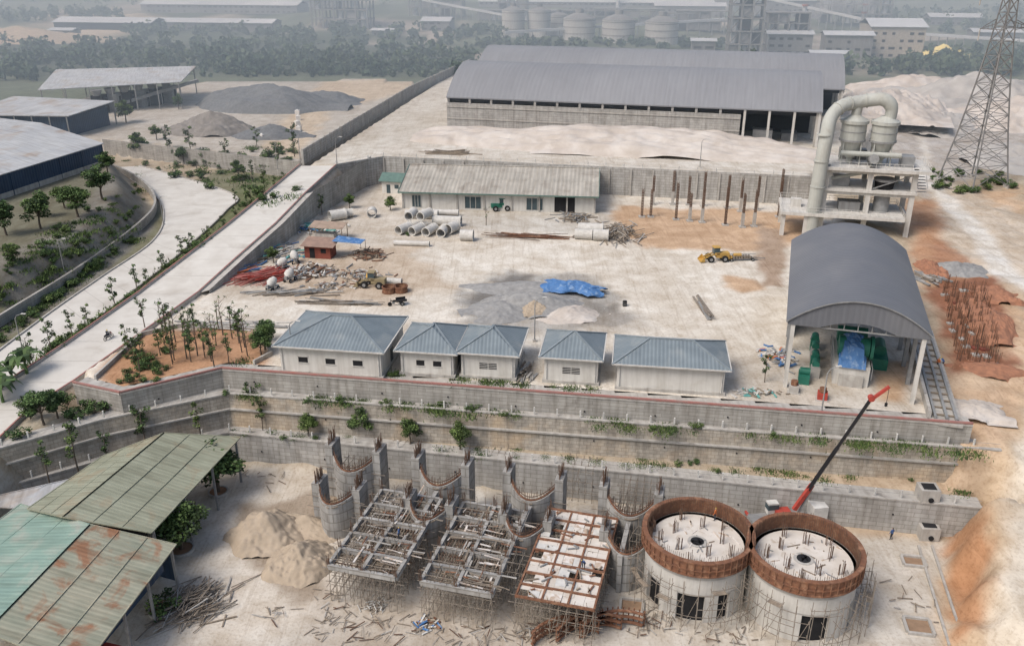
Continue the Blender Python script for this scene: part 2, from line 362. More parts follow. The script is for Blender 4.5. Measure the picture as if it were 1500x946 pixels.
pp([(1110,330),(1150,340),(1145,420),(1115,420)],ZC,(.38,.29,.22),1,3)
pp([(1060,520),(1340,530),(1360,610),(1060,590)],ZC,(.53,.49,.435),1,3,.8)
pp([(1285,530),(1330,530),(1325,590),(1280,588)],ZC,ORA,1,2)
# D terrace
paint(PD,(.56,.53,.475),1,1)
pp([(500,240),(660,180),(1180,215),(1190,255),(560,228)],ZD,(.60,.57,.52),2,5,.8)
# right
pp([(1320,300),(1500,280),(1540,640),(1430,640),(1370,560),(1365,430),(1310,330)],12.5,(.53,.385,.265),3,7)
pp([(1345,300),(1560,180),(1560,130),(1290,130),(1290,200)],14,(.45,.425,.40),3,8)
pp([(1350,330),(1450,400),(1560,450),(1560,330),(1400,270)],14,(.52,.46,.385),3,7,.9)
pp([(1330,300),(1365,300),(1400,410),(1375,430),(1335,380)],12.5,(.42,.25,.155),2,4)
pp([(1440,400),(1500,470),(1520,560),(1470,560)],12.3,(.57,.42,.29),2,4)
pp([(1395,550),(1440,560),(1500,530),(1500,470),(1470,500)],12.3,(.55,.42,.30),2,6)
pp([(1305,180),(1342,200),(1352,225),(1338,245),(1342,262),(1385,300),(1430,345),(1450,388),(1560,440),(1560,425),(1480,380),(1450,335),(1400,290),(1358,262),(1362,222),(1352,196),(1310,172)],14,(.64,.62,.58),1.2,1.5)
PR=[GT(u,v) for u,v in((1366,412),(1455,405),(1490,470),(1478,545),(1385,548))]
paint(PR,(.27,.125,.075),1.2,5); paint([GT(u,v) for u,v in((1370,350),(1420,380),(1410,410),(1368,412))],(.34,.18,.11),1,3,.8)
pp([(1395,800),(1440,700),(1500,600),(1560,600),(1560,960),(1370,960)],6,(.52,.40,.28),2,6)
pp([(1488,640),(1540,640),(1540,960),(1462,960),(1472,800)],6,(.62,.565,.48),1.5,3)
PK=[GT(u,v) for u,v in((1400,770),(1440,760),(1452,800),(1440,870),(1415,946),(1390,946),(1398,850),(1385,800))]
paint(PK,(.44,.23,.12),1,4,.9)
verts=np.stack([X.ravel(),Y.ravel(),Z.ravel()],1)
i0=(np.arange(ny-1)[:,None]*nx+np.arange(nx-1)[None]).ravel()
fc=np.stack([i0,i0+1,i0+nx+1,i0+nx],1)
me=bpy.data.meshes.new("ground"); me.vertices.add(len(verts)); me.vertices.foreach_set("co",verts.ravel())
me.loops.add(fc.size); me.loops.foreach_set("vertex_index",fc.ravel().astype(np.int32)); me.polygons.add(len(fc))
me.polygons.foreach_set("loop_start",np.arange(0,fc.size,4,dtype=np.int32)); me.polygons.foreach_set("loop_total",np.full(len(fc),4,np.int32))
me.update(calc_edges=True)
ca=me.color_attributes.new("Col",'FLOAT_COLOR','POINT'); ca.data.foreach_set("color",np.concatenate([COL.reshape(-1,3),np.ones((nx*ny,1))],1).ravel().astype(np.float32))
me.materials.append(mat("ground_cover",(.5,.5,.5),attr="Col",bump=.4,rough=.95))
gme=me
# ---------------------------------------------------------------- people (built before the heavy scene for speed)
def person(p,rz,shirt,pose="stand",hat=HAIR,lift=0):
    J={'pel':(0,0,.95),'ch':(0,0,1.28),'nk':(0,0,1.47),'hd':(0,.02,1.6),'ht':(0,.01,1.72),
       'ls':(-.19,0,1.4),'le':(-.27,.02,1.13),'lh':(-.27,.14,.88),'lf':(-.27,.18,.79),'rs':(.19,0,1.4),'re':(.27,.02,1.13),'rh':(.26,.16,.9),'rf':(.26,.2,.81),
       'lp':(-.1,0,.9),'lk':(-.12,.04,.5),'la':(-.13,0,.08),'lt':(-.14,.17,.04),'rp':(.1,0,.9),'rk':(.12,.1,.5),'ra':(.13,-.06,.08),'rt':(.14,.1,.04)}
    if pose=="bend":
        for k in('ch','nk','hd','ht','ls','rs','le','re','lh','rh','lf','rf'):
            x,y,z=J[k]; d=z-.95; J[k]=(x,y+d*.7,.95+d*.7)
    if pose=="ride":
        J.update(lk=(-.22,.42,.85),la=(-.2,.3,.42),lt=(-.2,.46,.36),rk=(.22,.42,.85),ra=(.2,.3,.42),rt=(.2,.46,.36),le=(-.3,.25,1.15),lh=(-.3,.5,1.1),lf=(-.3,.57,1.08),re=(.3,.25,1.15),rh=(.3,.5,1.1),rf=(.3,.57,1.08),ch=(0,.08,1.28),nk=(0,.12,1.47),hd=(0,.16,1.6),ht=(0,.16,1.72))
    Rd={'pel':.14,'ch':.16,'nk':.06,'hd':.1,'ht':.07,'ls':.07,'le':.05,'lh':.035,'lf':.035,'rs':.07,'re':.05,'rh':.035,'rf':.035,'lp':.1,'lk':.07,'la':.045,'lt':.04,'rp':.1,'rk':.07,'ra':.045,'rt':.04}
    E=[('pel','ch'),('ch','nk'),('nk','hd'),('hd','ht'),('ch','ls'),('ls','le'),('le','lh'),('lh','lf'),('ch','rs'),('rs','re'),('re','rh'),('rh','rf'),('pel','lp'),('lp','lk'),('lk','la'),('la','lt'),('pel','rp'),('rp','rk'),('rk','ra'),('ra','rt')]
    ks=list(J); me=bpy.data.meshes.new("p"); me.from_pydata([J[k] for k in ks],[(ks.index(a),ks.index(c)) for a,c in E],[]); o=bpy.data.objects.new("p",me); scn.collection.objects.link(o)
    md=o.modifiers.new("s",'SKIN'); sv=me.skin_vertices[0].data
    for i,k in enumerate(ks): sv[i].radius=(Rd[k],Rd[k]*.85); sv[i].use_root=(k=='pel')
    s2=o.modifiers.new("u",'SUBSURF'); s2.levels=1
    dg=bpy.context.evaluated_depsgraph_get(); nm=bpy.data.meshes.new_from_object(o.evaluated_get(dg)); bpy.data.objects.remove(o)
    nm.materials.clear()
    for m_ in(SKIN,shirt,PANT,hat,RUBBER): nm.materials.append(m_)
    hz=J['hd'][2]; pz=.97
    for f in nm.polygons:
        c=f.center
        if (c-Vector(J['hd'])).length<.16 or c.z>hz+.02 and pose!="bend": k=3 if c.z>hz+.03 or c.y<J['hd'][1]-.05 else 0
        elif min((c-Vector(J['lf'])).length,(c-Vector(J['rf'])).length)<.09: k=0
        elif min((c-Vector(J['lt'])).length,(c-Vector(J['rt'])).length)<.13: k=4
        elif c.z<pz and abs(c.x)<.24: k=2
        else: k=1
        f.material_index=k; f.use_smooth=True
    r=bpy.data.objects.new("construction_worker" if pose!="ride" else "motorcyclist",nm); scn.collection.objects.link(r); r.location=p+Vector((0,0,lift)); r.rotation_euler=(0,0,rz)
person(G(1305,790,0),.4,SH1); person(GT(1373,540),2,SH2,hat=HELM); person(GT(1381,538),1,SH1,"bend",hat=HELM); person(G(1189,505,ZC),2,SH1)
person(G(1047,762,6.2),1,SH2,hat=HELM); person(G(700,868,0),3,SH1,hat=HELM); person(G(1212,392,ZC),3,SH2); person(G(1060,890,0),.5,SH1,hat=HELM)
person(G(905,818,0),.5,SH2,"bend",hat=HELM); person(G(855,833,4.75),2.5,SH1,"bend",hat=HELM); person(G(585,790,4.9),1.5,SH1,hat=HELM)
mp_=G(158,497,11.05); person(mp_,R(-20),PANT,"ride",hat=HELM,lift=-.12)
gob=bpy.data.objects.new("ground",gme); scn.collection.objects.link(gob)
# ---------------------------------------------------------------- ramp road and left road
ROAD=mat("road_concrete",(.57,.545,.50),(.48,.45,.405),.25,stain=((.40,.365,.32),.15,.53,.72),bump=.1)
b=MB()
for i in range(len(rl)-1):
    b.slab([rl[i],rr[i],rr[i+1],rl[i+1]],.3,ROAD)
    n=max(1,int((rl[i+1]-rl[i]).length/5))
    for k in range(n):
        a=rl[i].lerp(rl[i+1],k/n); c=rr[i].lerp(rr[i+1],k/n); b.beam(a+Vector((.2,0,.0)),c+Vector((-.2,0,.0)),.1,CONC,.012)
    for s_,e in ((rl,1),(rr,-1)):
        p,q=s_[i],s_[i+1]; b.beam(p+Vector((-.15*e,0,.12)),q+Vector((-.15*e,0,.12)),.35,CONC,.5)
        b.beam(p+Vector((-.15*e,0,.42)),q+Vector((-.15*e,0,.42)),.2,REDPALE,.12)
b.finish("concrete_ramp_road")
def smooth(pts,n=6):
    out=[];k=len(pts)
    for i in range(k-1):
        p0,p1,p2,p3=pts[max(i-1,0)],pts[i],pts[i+1],pts[min(i+2,k-1)]
        for j in range(n):
            t=j/n; out.append(.5*((2*p1)+(p2-p0)*t+(2*p0-5*p1+4*p2-p3)*t*t+(3*p1-p0-3*p2+p3)*t**3))
    out.append(pts[-1]); return out
b=MB(); Lr=smooth([G(u,v,8.2) for u,v in [(-250,720),(-60,560),(60,468),(150,405),(222,355),(240,318),(225,285),(160,246)]]); Rr=smooth([G(u,v,8.2) for u,v in [(-200,760),(0,590),(100,500),(190,430),(265,370),(330,310),(338,283),(205,243)]])
for i in range(len(Lr)-1):
    b.slab([Lr[i],Rr[i],Rr[i+1],Lr[i+1]],.4,ROAD)
    if i%2==0: b.beam(Lr[i],Rr[i],.1,CONC,.012)
    for S in(Lr,Rr): b.beam(S[i]+Vector((0,0,.05)),S[i+1]+Vector((0,0,.05)),.3,CONC,.35)
b.finish("access_road")
# ---------------------------------------------------------------- retaining walls
def retwall(top,zb,m,coping=CONC,width=2.3,batter=.0):
    b=MB(); n=len(top); ins=[]
    for i in range(n):
        d=(top[min(i+1,n-1)]-top[max(i-1,0)]); d.z=0; d.normalize(); ins.append(Vector((-d.y,d.x,0)))
    lo=lambda s:Vector((s.x,s.y,zb))
    for i in range(n-1):
        p,q=top[i],top[i+1]; a,c=p+ins[i]*width,q+ins[i+1]*width
        b.add([lo(p)-ins[i]*batter,lo(q)-ins[i+1]*batter,q,p],[(0,1,2,3)],m)
        b.add([p,q,c,a],[(0,1,2,3)],coping)
        if i==n-2: b.add([q,lo(q),lo(c),c],[(0,1,2,3)],m)
        if i==0: b.add([p,lo(p),lo(a),a],[(0,1,2,3)],m)
        b.beam(p+Vector((0,0,.06))+ins[i]*.12,q+Vector((0,0,.06))+ins[i+1]*.12,.42,CONC,.2)
        L_=(q-p).length
        for k in range(int(L_/9)):
            c_=p.lerp(q,(k+.5)*9/L_); b.box((c_.x,c_.y-.03-batter*.5,(zb+p.z)/2+random.uniform(-.6,.6)),(.16,.2,.16),DARK)
    return b
retwall(W1,-.3,WALLR,width=2.4).finish("lower_retaining_wall")
b=retwall(W2,ZA-.3,WALLS,width=2.4,batter=.35)
for i in range(len(W2)-1):
    p,q=W2[i].copy(),W2[i+1].copy(); p.z=q.z=7.2
    b.beam(p+Vector((0,-.25,0)),q+Vector((0,-.25,0)),.5,CONC,.2)
b.finish("middle_retaining_wall")
b=retwall(W3,ZB-.3,WALLB,width=2.4)
for i in range(len(W3)-1):
    b.beam(W3[i]+Vector((0,.1,.35)),W3[i+1]+Vector((0,.1,.35)),.28,REDPALE,.22)
b.finish("upper_retaining_wall")
b=MB()
def plainwall(b,pts,zb,m,width=2.2,par=.8):
    for p,q in zip(pts[:-1],pts[1:]):
        w_=Vector((0,1,0))*width
        b.add([Vector((p.x,p.y,zb)),Vector((q.x,q.y,zb)),q,p],[(0,1,2,3)],m)
        b.add([p,q,q+w_,p+w_],[(0,1,2,3)],CONC)
        u_=Vector((0,.15,0))
        b.beam(p+Vector((0,0,par/2))+u_,q+Vector((0,0,par/2))+u_,.3,m,par)
plainwall(b,WD,ZC-.3,WALLR,2.4,.5)
side=[rr[5],rr[6],rr[7],rr[8]]
for p,q in zip(side[:-1],side[1:]):
    b.add([Vector((p.x+1.9,p.y,ZC-.3)),Vector((q.x+1.9,q.y,ZC-.3)),q+Vector((1.9,0,.6)),p+Vector((1.9,0,.6))],[(0,1,2,3)],WALLB)
    b.add([p+Vector((0,0,.03)),q+Vector((0,0,.03)),q+Vector((1.9,0,.6)),p+Vector((1.9,0,.6))],[(0,1,2,3)],CONC)
p,q=rr[8]+Vector((1.9,0,.6)),WD[1]+Vector((-3,0,.5))
b.add([Vector((p.x,p.y,ZC-.3)),Vector((q.x,q.y,ZC-.3)),q,p],[(0,1,2,3)],WALLB)
for i in range(0,60,3): p=WD[1].lerp(WD[2],i/60); b.box((p.x,p.y-.12,15.1),(.35,.25,6),CONC,R(-12))
b.finish("yard_back_retaining_wall")
b=MB(); gw=Gl([(150,207),(440,240)],12.); plainwall(b,gw,7,WALLB,2.4,.6); b.finish("gravel_yard_wall")
b=MB(); fw=Gl([(444,238),(520,190),(600,140),(690,97)],18)
for p,q in zip(fw[:-1],fw[1:]):
    b.beam(p+Vector((0,0,1.2)),q+Vector((0,0,1.2)),.3,WALLR,3.6)
    n=int((q-p).length/4)
    for i in range(n): c=p.lerp(q,i/n); b.box((c.x,c.y,19.3),(.5,.5,3.8),CONC)
    a=p+Vector((-.2,0,0));c=q+Vector((-.2,0,0)); b.add([Vector((a.x,a.y,7)),Vector((c.x,c.y,7)),c,a],[(0,1,2,3)],WALLB)
b.finish("concrete_boundary_wall")
b=MB(); sl=smooth(Gl([(-60,520),(0,478),(120,402),(205,338),(230,308),(222,283),(195,262),(158,245)],8.4))
for p,q in zip(sl[:-1],sl[1:]): b.beam(p+Vector((-.3,0,.7)),q+Vector((-.3,0,.7)),.5,WALLB,1.9)
b.finish("embankment_toe_wall")
def posts(line,dz,step,h,offv,m=WHITEP,wd=.18):
    b=MB()
    for p,q in zip(line[:-1],line[1:]):
        n=max(1,int((q-p).length/step))
        for i in range(n):
            c=p.lerp(q,i/n)+offv
            if random.random()<.06: continue
            b.box((c.x,c.y,c.z+dz+h/2),(wd,wd,h*random.uniform(.9,1.05)),m,random.uniform(-.2,.2))
        a,c=p+offv,q+offv; b.beam(a+Vector((0,0,dz+h*.55)),c+Vector((0,0,dz+h*.55)),.03,STEEL)
    b.finish("post_railing")
posts(W1,.1,2.9,1.05,Vector((0,.5,0)),PST); posts(W2,.1,2.9,.95,Vector((0,.5,0)),PST); posts(WD,.5,4,.9,Vector((0,.3,0)),PST)
# ---------------------------------------------------------------- buildings
def hip(name,u,v,W,D,Hw,rise,rz,wins=(),vents=0):
    p=G(u,v,ZC); b=MB(); o=.7
    b.box((W/2,D/2,Hw/2-.1),(W,D,Hw+.2),PLAST); b.box((W/2,D/2,.15),(W+.5,D+.5,.5),CONC)
    b.box((W/2,D/2,Hw-.25),(W+.25,D+.25,.35),CONCL)
    zr=Hw+rise; x0,x1,y0,y1=-o,W+o,-o,D+o; h=min(W,D)/2+o
    r0,r1=((x0+h,D/2,zr),(x1-h,D/2,zr)) if W>=D else ((W/2,y0+h,zr),(W/2,y1-h,zr))
    if abs(W-D)<.8: r0,r1=(W/2-.15,D/2,zr),(W/2+.15,D/2,zr)
    A,B_,C_,D_=(x0,y0,Hw),(x1,y0,Hw),(x1,y1,Hw),(x0,y1,Hw)
    b.add([A,B_,C_,D_,r0,r1],[(0,1,5,4),(1,2,5),(2,3,4,5),(3,0,4)],ROOFB)
    b.box((W/2,D/2,Hw-.04),(W+2*o-.1,D+2*o-.1,.07),CONCL)
    for a,c in((A,r0),(D_,r0),(B_,r1),(C_,r1),(r0,r1)): b.beam(Vector(a)+Vector((0,0,.04)),Vector(c)+Vector((0,0,.04)),.28,RIDGE,.14)
    for a,c in((A,B_),(B_,C_),(C_,D_),(D_,A)): b.beam(a,c,.14,CONCL,.18)
    for wx,ww in wins: b.box((wx,-.005,Hw*.52),(ww,.06,.8),DARK); b.box((wx,-.03,Hw*.52-.46),(ww+.2,.14,.1),CONCL); b.box((wx,-.03,Hw*.52+.46),(ww+.2,.14,.1),CONCL)
    for k in range(vents):
        cx=W*(.42+.17*k)
        for j in range(4): b.box((cx,-.01,Hw*.40+j*.24),(1.1,.06,.11),DARK)
    b.box((W+.01,D*.45,1.3),(.06,1.2,2.2),GLASS); b.box((W+.03,D*.45,2.5),(.12,1.4,.12),CONCL)
    for xx in(.3,W-.3): b.cyl((xx,-.12,.2),(xx,-.12,Hw-.3),.06,PST,n=6)
    return b.finish(name,p,rz)
hip("utility_building",413,545,14.0,11.2,4.1,2.3,R(-8.5),wins=((3.2,1.3),(10.8,1.3),(7,1.3)))
hip("utility_hut",588,548,7.2,8.4,3.7,2.0,R(-8.5),wins=((2.7,1.1),(5.0,1.1)))
hip("utility_hut",676,552,7.2,8.2,3.8,2.0,R(-8.5),vents=2)
hip("utility_hut",797,559,7.0,7.8,3.8,2.0,R(-8.5),vents=2)
hip("utility_building",903,569,13.6,8.0,3.8,1.9,R(-8))
b=MB(); W,D=42,17; RY=.72
b.box((W/2,D/2,2),(W,D,4.2),PLAST)
b.slab([(-.8,-1.2,3.9),(W+.8,-1.2,3.9),(W+.8,D*RY,7.0),(-.8,D*RY,7.0)],.12,ROOFT)
b.slab([(-.8,D*RY,7.0),(W+.8,D*RY,7.0),(W+.8,D+1,4.8),(-.8,D+1,4.8)],.12,ROOFT)
b.beam((-.8,D*RY,7.05),(W+.8,D*RY,7.05),.6,ROOFT,.15); b.beam((-.8,D*.33,5.44),(W+.8,D*.33,5.44),.25,ROOFT,.1)
for xx in(0,W): b.add([(xx,0,4.05),(xx,D,4.05),(xx,D,4.9),(xx,D*RY,6.8)],[(0,1,2,3)],PLAST)
b.beam((-.8,-1.22,3.85),(W+.8,-1.22,3.85),.12,GREENT,.3)
for xx in(-.8,W+.8): b.beam((xx,-1.2,3.9),(xx,D*RY,7.0),.12,GREENT,.3)
b.box((35.5,-.02,1.75),(4.4,.12,3.3),DARK)
for xx,ww in((3,2),(15.5,3.6),(29,3.6)):
    b.box((xx,-.02,1.7),(ww,.1,2.6),GLASS)
    for k in range(4): b.box((xx-ww/2+ww*k/3,-.08,1.7),(.1,.1,2.6),CONCL)
    b.box((xx,-.08,3.05),(ww,.1,.1),CONCL)
for i in range(8): b.box((i*6.,-.1,2),(.35,.3,4),CONC)
b.finish("workshop_building",G(591,305,ZC),R(-5.5))
b=MB(); b.box((2.5,2.5,1.5),(5,5,3.2),PLAST)
b.slab([(-.6,-.6,3),(5.6,-.6,3),(5.6,2.5,4.4),(-.6,2.5,4.4)],.1,GREENT); b.slab([(-.6,2.5,4.4),(5.6,2.5,4.4),(5.6,5.6,3),(-.6,5.6,3)],.1,GREENT)
b.add([(5,0,3.05),(5,5,3.05),(5,2.5,4.3)],[(0,1,2)],PLAST); b.box((1.6,-.01,1.1),(.9,.08,2),GLASS); b.box((3.6,-.01,1.7),(1,.08,.9),GLASS)
b.finish("guard_hut",G(560,283,ZC),R(-12))
def warehouse(loc,L,Wd,rise):
    b=MB(); he=9
    b.barrel(0,L,0,Wd,he,rise,ROOFW,28,.35,end=FARB)
    zz=[he+rise*(1-(2*i/24-1)**2) for i in range(25)]
    b.add([(.5,Wd*i/24,zz[i]-.3) for i in range(25)]+[(.5,Wd,he-1.5),(.5,0,he-1.5)],[tuple(range(27))],ROOFW)
    b.add([(L-.5,Wd*i/24,zz[i]-.3) for i in range(25)]+[(L-.5,Wd,he-1),(L-.5,0,he-1)],[tuple(range(27))],ROOFW)
    Lw=L*.80
    b.box((Lw/2,.5,3.7),(Lw,.5,7.4),WALLR); b.box((.6,Wd/2,3.9),(.5,Wd-2,7.8),WALLR); b.box((L/2,Wd-.6,4.2),(L,.5,8.4),WALLR)
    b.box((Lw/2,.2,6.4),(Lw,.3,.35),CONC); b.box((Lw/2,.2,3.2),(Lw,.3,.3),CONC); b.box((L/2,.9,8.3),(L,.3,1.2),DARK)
    n=16
    for i in range(n+1):
        xx=.5+i*(L-1)/n; b.box((xx,.55,he/2-.2),(.6,.7,he-.2),WALLR if xx<Lw else CONCL)
        b.beam((xx,.3,he-.4),(xx,Wd-.3,he-.4),.3,STEEL)
    for j in range(5): b.box((L-1,1+j*(Wd-2)/4,he/2),(.7,.7,he-.2),CONC)
    b.box((L*.9,Wd*.5,3),(L*.2,.5,9),DARK); b.box((L*.86,6,1.5),(5,4,3),STEEL); b.box((L*.93,9,1),(4,5,2),GRAV)
    return b.finish("warehouse",loc,R(-14))
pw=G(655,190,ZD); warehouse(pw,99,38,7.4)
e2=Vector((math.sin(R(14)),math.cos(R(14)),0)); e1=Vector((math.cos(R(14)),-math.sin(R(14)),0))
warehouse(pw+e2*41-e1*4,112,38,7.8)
# arched shed on the right
b=MB(); q0=G(1152,470,21.5); ang=math.atan2(33,10.3)
L_,Wd=35,17.2
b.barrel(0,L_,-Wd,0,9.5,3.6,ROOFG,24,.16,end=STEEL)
for i in range(7):
    xx=.6+i*(L_-1.2)/6
    for yy in(-.9,-Wd+.9): b.box((xx,yy,4.7),(.5,.5,9.6),CONCL if i<1 else STEEL)
    pts=[(xx,-Wd+.4+(Wd-.8)*t/10,9.3+3.6*(1-(2*t/10-1)**2)-.1) for t in range(11)]
    for a,c in zip(pts[:-1],pts[1:]): b.beam(a,c,.2,STEEL)
    b.beam((xx,-.5,8.9),(xx,-Wd+.5,8.9),.16,STEEL)
    for t in range(1,10): b.beam(pts[t],(xx,pts[t][1],8.9),.1,STEEL)
yy=[-Wd+.2+(Wd-.4)*t/22 for t in range(23)]
zt=[9.5+3.6*(1-(2*t/22-1)**2)-.12 for t in range(23)]
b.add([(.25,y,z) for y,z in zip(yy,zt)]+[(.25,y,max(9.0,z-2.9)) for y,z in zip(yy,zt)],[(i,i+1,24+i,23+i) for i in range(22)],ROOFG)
b.box((L_-1,-Wd/2,3),(.5,Wd-2,6),CONC); b.box((L_/2+8,-1,3),(L_/2,.4,6),CONC)
base=Vector((q0.x,q0.y,ZC)); b.finish("arched_crusher_shed",base,ang)
b=MB()
b.box((8,-9,1.4),(9,4.4,2.8),CONCL); b.box((4,-9,.8),(2,3,1.6),CONC); b.box((8.5,-9,3.4),(6.5,3.4,1.3),GRN)
b.cyl((6,-10.9,4.6),(6,-7.1,4.6),1.35,GRN,n=20); b.cyl((10.5,-10.9,4.4),(10.5,-7.1,4.4),1.1,GRN,n=20)
b.cyl((6,-11.4,4.6),(6,-11,4.6),1.6,GRN,n=20)
n=14; vs=[];fs=[]
for i in range(n+1):
    for j in range(n+1):
        x=3.2+5.6*i/n; y=-10.6+3.4*j/n; e=min(i,n-i,j,n-j)/n; z=6.4-1.3*abs(x-6.3)/3-.5*abs(y+8.9)/2+random.uniform(-.12,.12)
        if e<.08: z-=1.5
        if i==0: z=min(z,2.6)
        vs.append((x,y,z))
for i in range(n):
    for j in range(n): a=i*(n+1)+j; fs.append((a,a+n+1,a+n+2,a+1))
b.add(vs,fs,TARP)
for i in range(4): b.box((5+i*3,-4.6,.7),(1.4,1.2,1.4),GRN if i%2 else CONC); b.cyl((5+i*3,-4.6,1.7),(6.2+i*3,-4.6,1.7),.5,GRN)
b.box((3,-3.2,.6),(2.2,1.4,1.2),GRN); b.cyl((3,-3.9,1.5),(3,-2.6,1.5),.5,GRN); b.box((12,-13,.8),(5,2,1.6),GRN); b.cyl((11,-13,2.2),(14,-13,2.2),.8,GRN,n=14)
for a in(-11.4,-6.6):
    b.beam((3,a,3),(13,a,3),.07,STEEL)
    for i in range(6): b.beam((3+2*i,a,1.4),(3+2*i,a,3),.07,STEEL)
b.finish("grinding_machine",base,ang)
b=MB()
for yy in(-18.6,-19.9,-21): b.beam((-3,yy,.35),(26,yy,.35),.3,STEEL,.35)
b.box((11,-19.8,-.02),(30,3.6,.3),CONC); b.beam((-3,-17.9,.6),(27,-17.9,.6),.4,CONC,1)
for i in range(14): b.beam((-2+2*i,-21.2,.3),(-2+2*i,-18.4,.3),.2,TIMB,.15)
b.finish("conveyor_trench_rails",base,ang)
for (x,y,c_) in((-1.5,-5.5,REDP),(-.5,-2,CONC)):
    b=MB(); b.box((0,0,.5),(1.2,1.2,1),c_); b.cyl((0,0,1),(0,0,1.6),.45,RUST); b.box((0,0,.06),(1.6,1.6,.12),CONC); b.cyl((.7,0,.7),(1.2,0,.7),.25,STEEL)
    c,s_=math.cos(ang),math.sin(ang); b.finish("motor_unit",(base.x+x*c-y*s_,base.y+x*s_+y*c,ZC),ang)
# ---------------------------------------------------------------- cyclone tower
b=MB(); tp=G(1192,345,ZC)
cols=[(1,1),(9,1),(17,1),(1,9),(17,9),(9,9)]
for x,y in cols: b.box((x,y,7),(.9,.9,14),CONCL)
b.box((4.5,3.5,4.7),(23,11,.6),CONCL); b.box((9,5,9.4),(17.5,9.6,.5),CONCL); b.box((9.5,5,13.7),(20,11,.6),CONCL)
for zz in(4.2,8.9,13.1):
    for y in(1,9): b.beam((1,y,zz),(17,y,zz),.5,CONCL,.8)
    for x in(1,9,17): b.beam((x,1,zz),(x,9,zz),.5,CONCL,.8)
for x,y in((-6.3,-1),(-6.3,8),(-2,-1)): b.box((x,y,2.2),(.8,.8,4.6),CONCL)
def rail(b,x0,x1,y0,y1,z,m=PST,h=1.1):
    P=[(x0,y0),(x1,y0),(x1,y1),(x0,y1),(x0,y0)]
    for (a,c),(d,e) in zip(P[:-1],P[1:]):
        for k in(.5,1): b.beam((a,c,z+h*k),(d,e,z+h*k),.05,m)
        n=max(1,int(math.hypot(d-a,e-c)/1.6))
        for i in range(n): b.beam((a+(d-a)*i/n,c+(e-c)*i/n,z),(a+(d-a)*i/n,c+(e-c)*i/n,z+h),.06,m)
rail(b,-.3,19.3,-.3,10.3,14); rail(b,-6.8,15.8,-1.8,8.8,5)
for x,y in((5.0,4.2),(10.6,4.2)):
    b.cyl((x,y,18.6),(x,y,21.8),2.35,DUCT,n=28); b.cyl((x,y,21.8),(x,y,22.4),2.65,DUCT,n=28); b.cyl((x,y,22.4),(x,y,23.3),2.3,DUCT,r1=.9,n=28); b.cyl((x,y,15.2),(x,y,18.6),.9,DUCT,r1=2.35,n=28)
    b.cyl((x,y,18.4),(x,y,18.75),2.5,STEEL,n=28); b.cyl((x,y,14),(x,y,15.2),.6,DUCT); b.cyl((x,y,20.2),(x,y,20.35),2.41,STEEL,n=28)
    for a in range(4): b.beam((x+2.4*math.cos(a*1.57+.78),y+2.4*math.sin(a*1.57+.78),14),(x+2.2*math.cos(a*1.57+.78),y+2.2*math.sin(a*1.57+.78),19),.22,DUCT)
arc=[(-.8,-.5,.5),(-.8,-.5,5),(-.5,-.5,15),(-.2,-.4,21.5)]
for i in range(1,10):
    a=math.pi/2*i/9; arc.append((-.2+4.2*(1-math.cos(a)),-.4+i*.5,21.5+4.0*math.sin(a)))
arc+=[(6.5,4.4,26.0),(8.9,4.3,26.4)]
for i in range(1,8):
    a=math.pi/2*i/7; arc.append((8.9+2.4*math.sin(a),4.2,26.4-2.2*(1-math.cos(a))))
arc.append((11.2,4.2,22.6))
b.tube(arc,[1.3]*5+[1.25]*(len(arc)-8)+[1.15,1.1,1.1],DUCT,22)
for zz in(5,10,15,20): b.cyl((-.6,-.5,zz),(-.6,-.5,zz+.2),1.45,DUCT,n=20)
for i in(8,11,13): b.cyl(Vector(arc[i]),Vector(arc[i])+(Vector(arc[i+1])-Vector(arc[i])).normalized()*.2,1.4,DUCT,n=22)
b.tube([(5.2,4.4,25.6),(5.0,4.2,23)],.95,DUCT,14)
b.cyl((9,0,15.8),(9,5,15),.9,STEEL); b.cyl((3,2,16.3),(14,2,16.3),.5,DUCT); b.box((6,8.5,15),(5,2.4,2),FARB); b.box((15.5,4,15),(2.4,3,2),STEEL)
b.cyl((12,3,9.7),(12,3,11.2),1.7,DARK,r1=1.9,n=20); b.cyl((12,3,11.2),(12,3,11.6),2.1,STEEL,n=20)
b.box((4,4,10.6),(3,2.5,1.8),STEEL); b.box((6,3,5.9),(4,3,1.8),FARB); b.cyl((12,3,5),(12,3,8.5),1.5,STEEL,n=16)
b.box((1.2,5,7),(.2,2,2),TARP); b.cyl((2,3,11),(8,3,12.5),.35,DUCT); b.cyl((15,8,9.7),(15,8,13),.5,DUCT); b.box((-4,3,5.8),(2,1.6,1.6),CONCL); b.beam((1,1,.5),(1,9,4),.25,STEEL); b.beam((9,1,9.6),(17,1,13),.2,STEEL)
for i in range(10): b.beam((18,2+i*.7,9.6+i*.42),(19.6,2+i*.7,9.6+i*.42),.5,STEEL,.08)
b.beam((19.7,2,10.2),(19.7,9,14.6),.08,PST); b.beam((18,2,10.2),(18,9,14.6),.08,PST)
b.finish("cyclone_separator_tower",tp,R(-14))
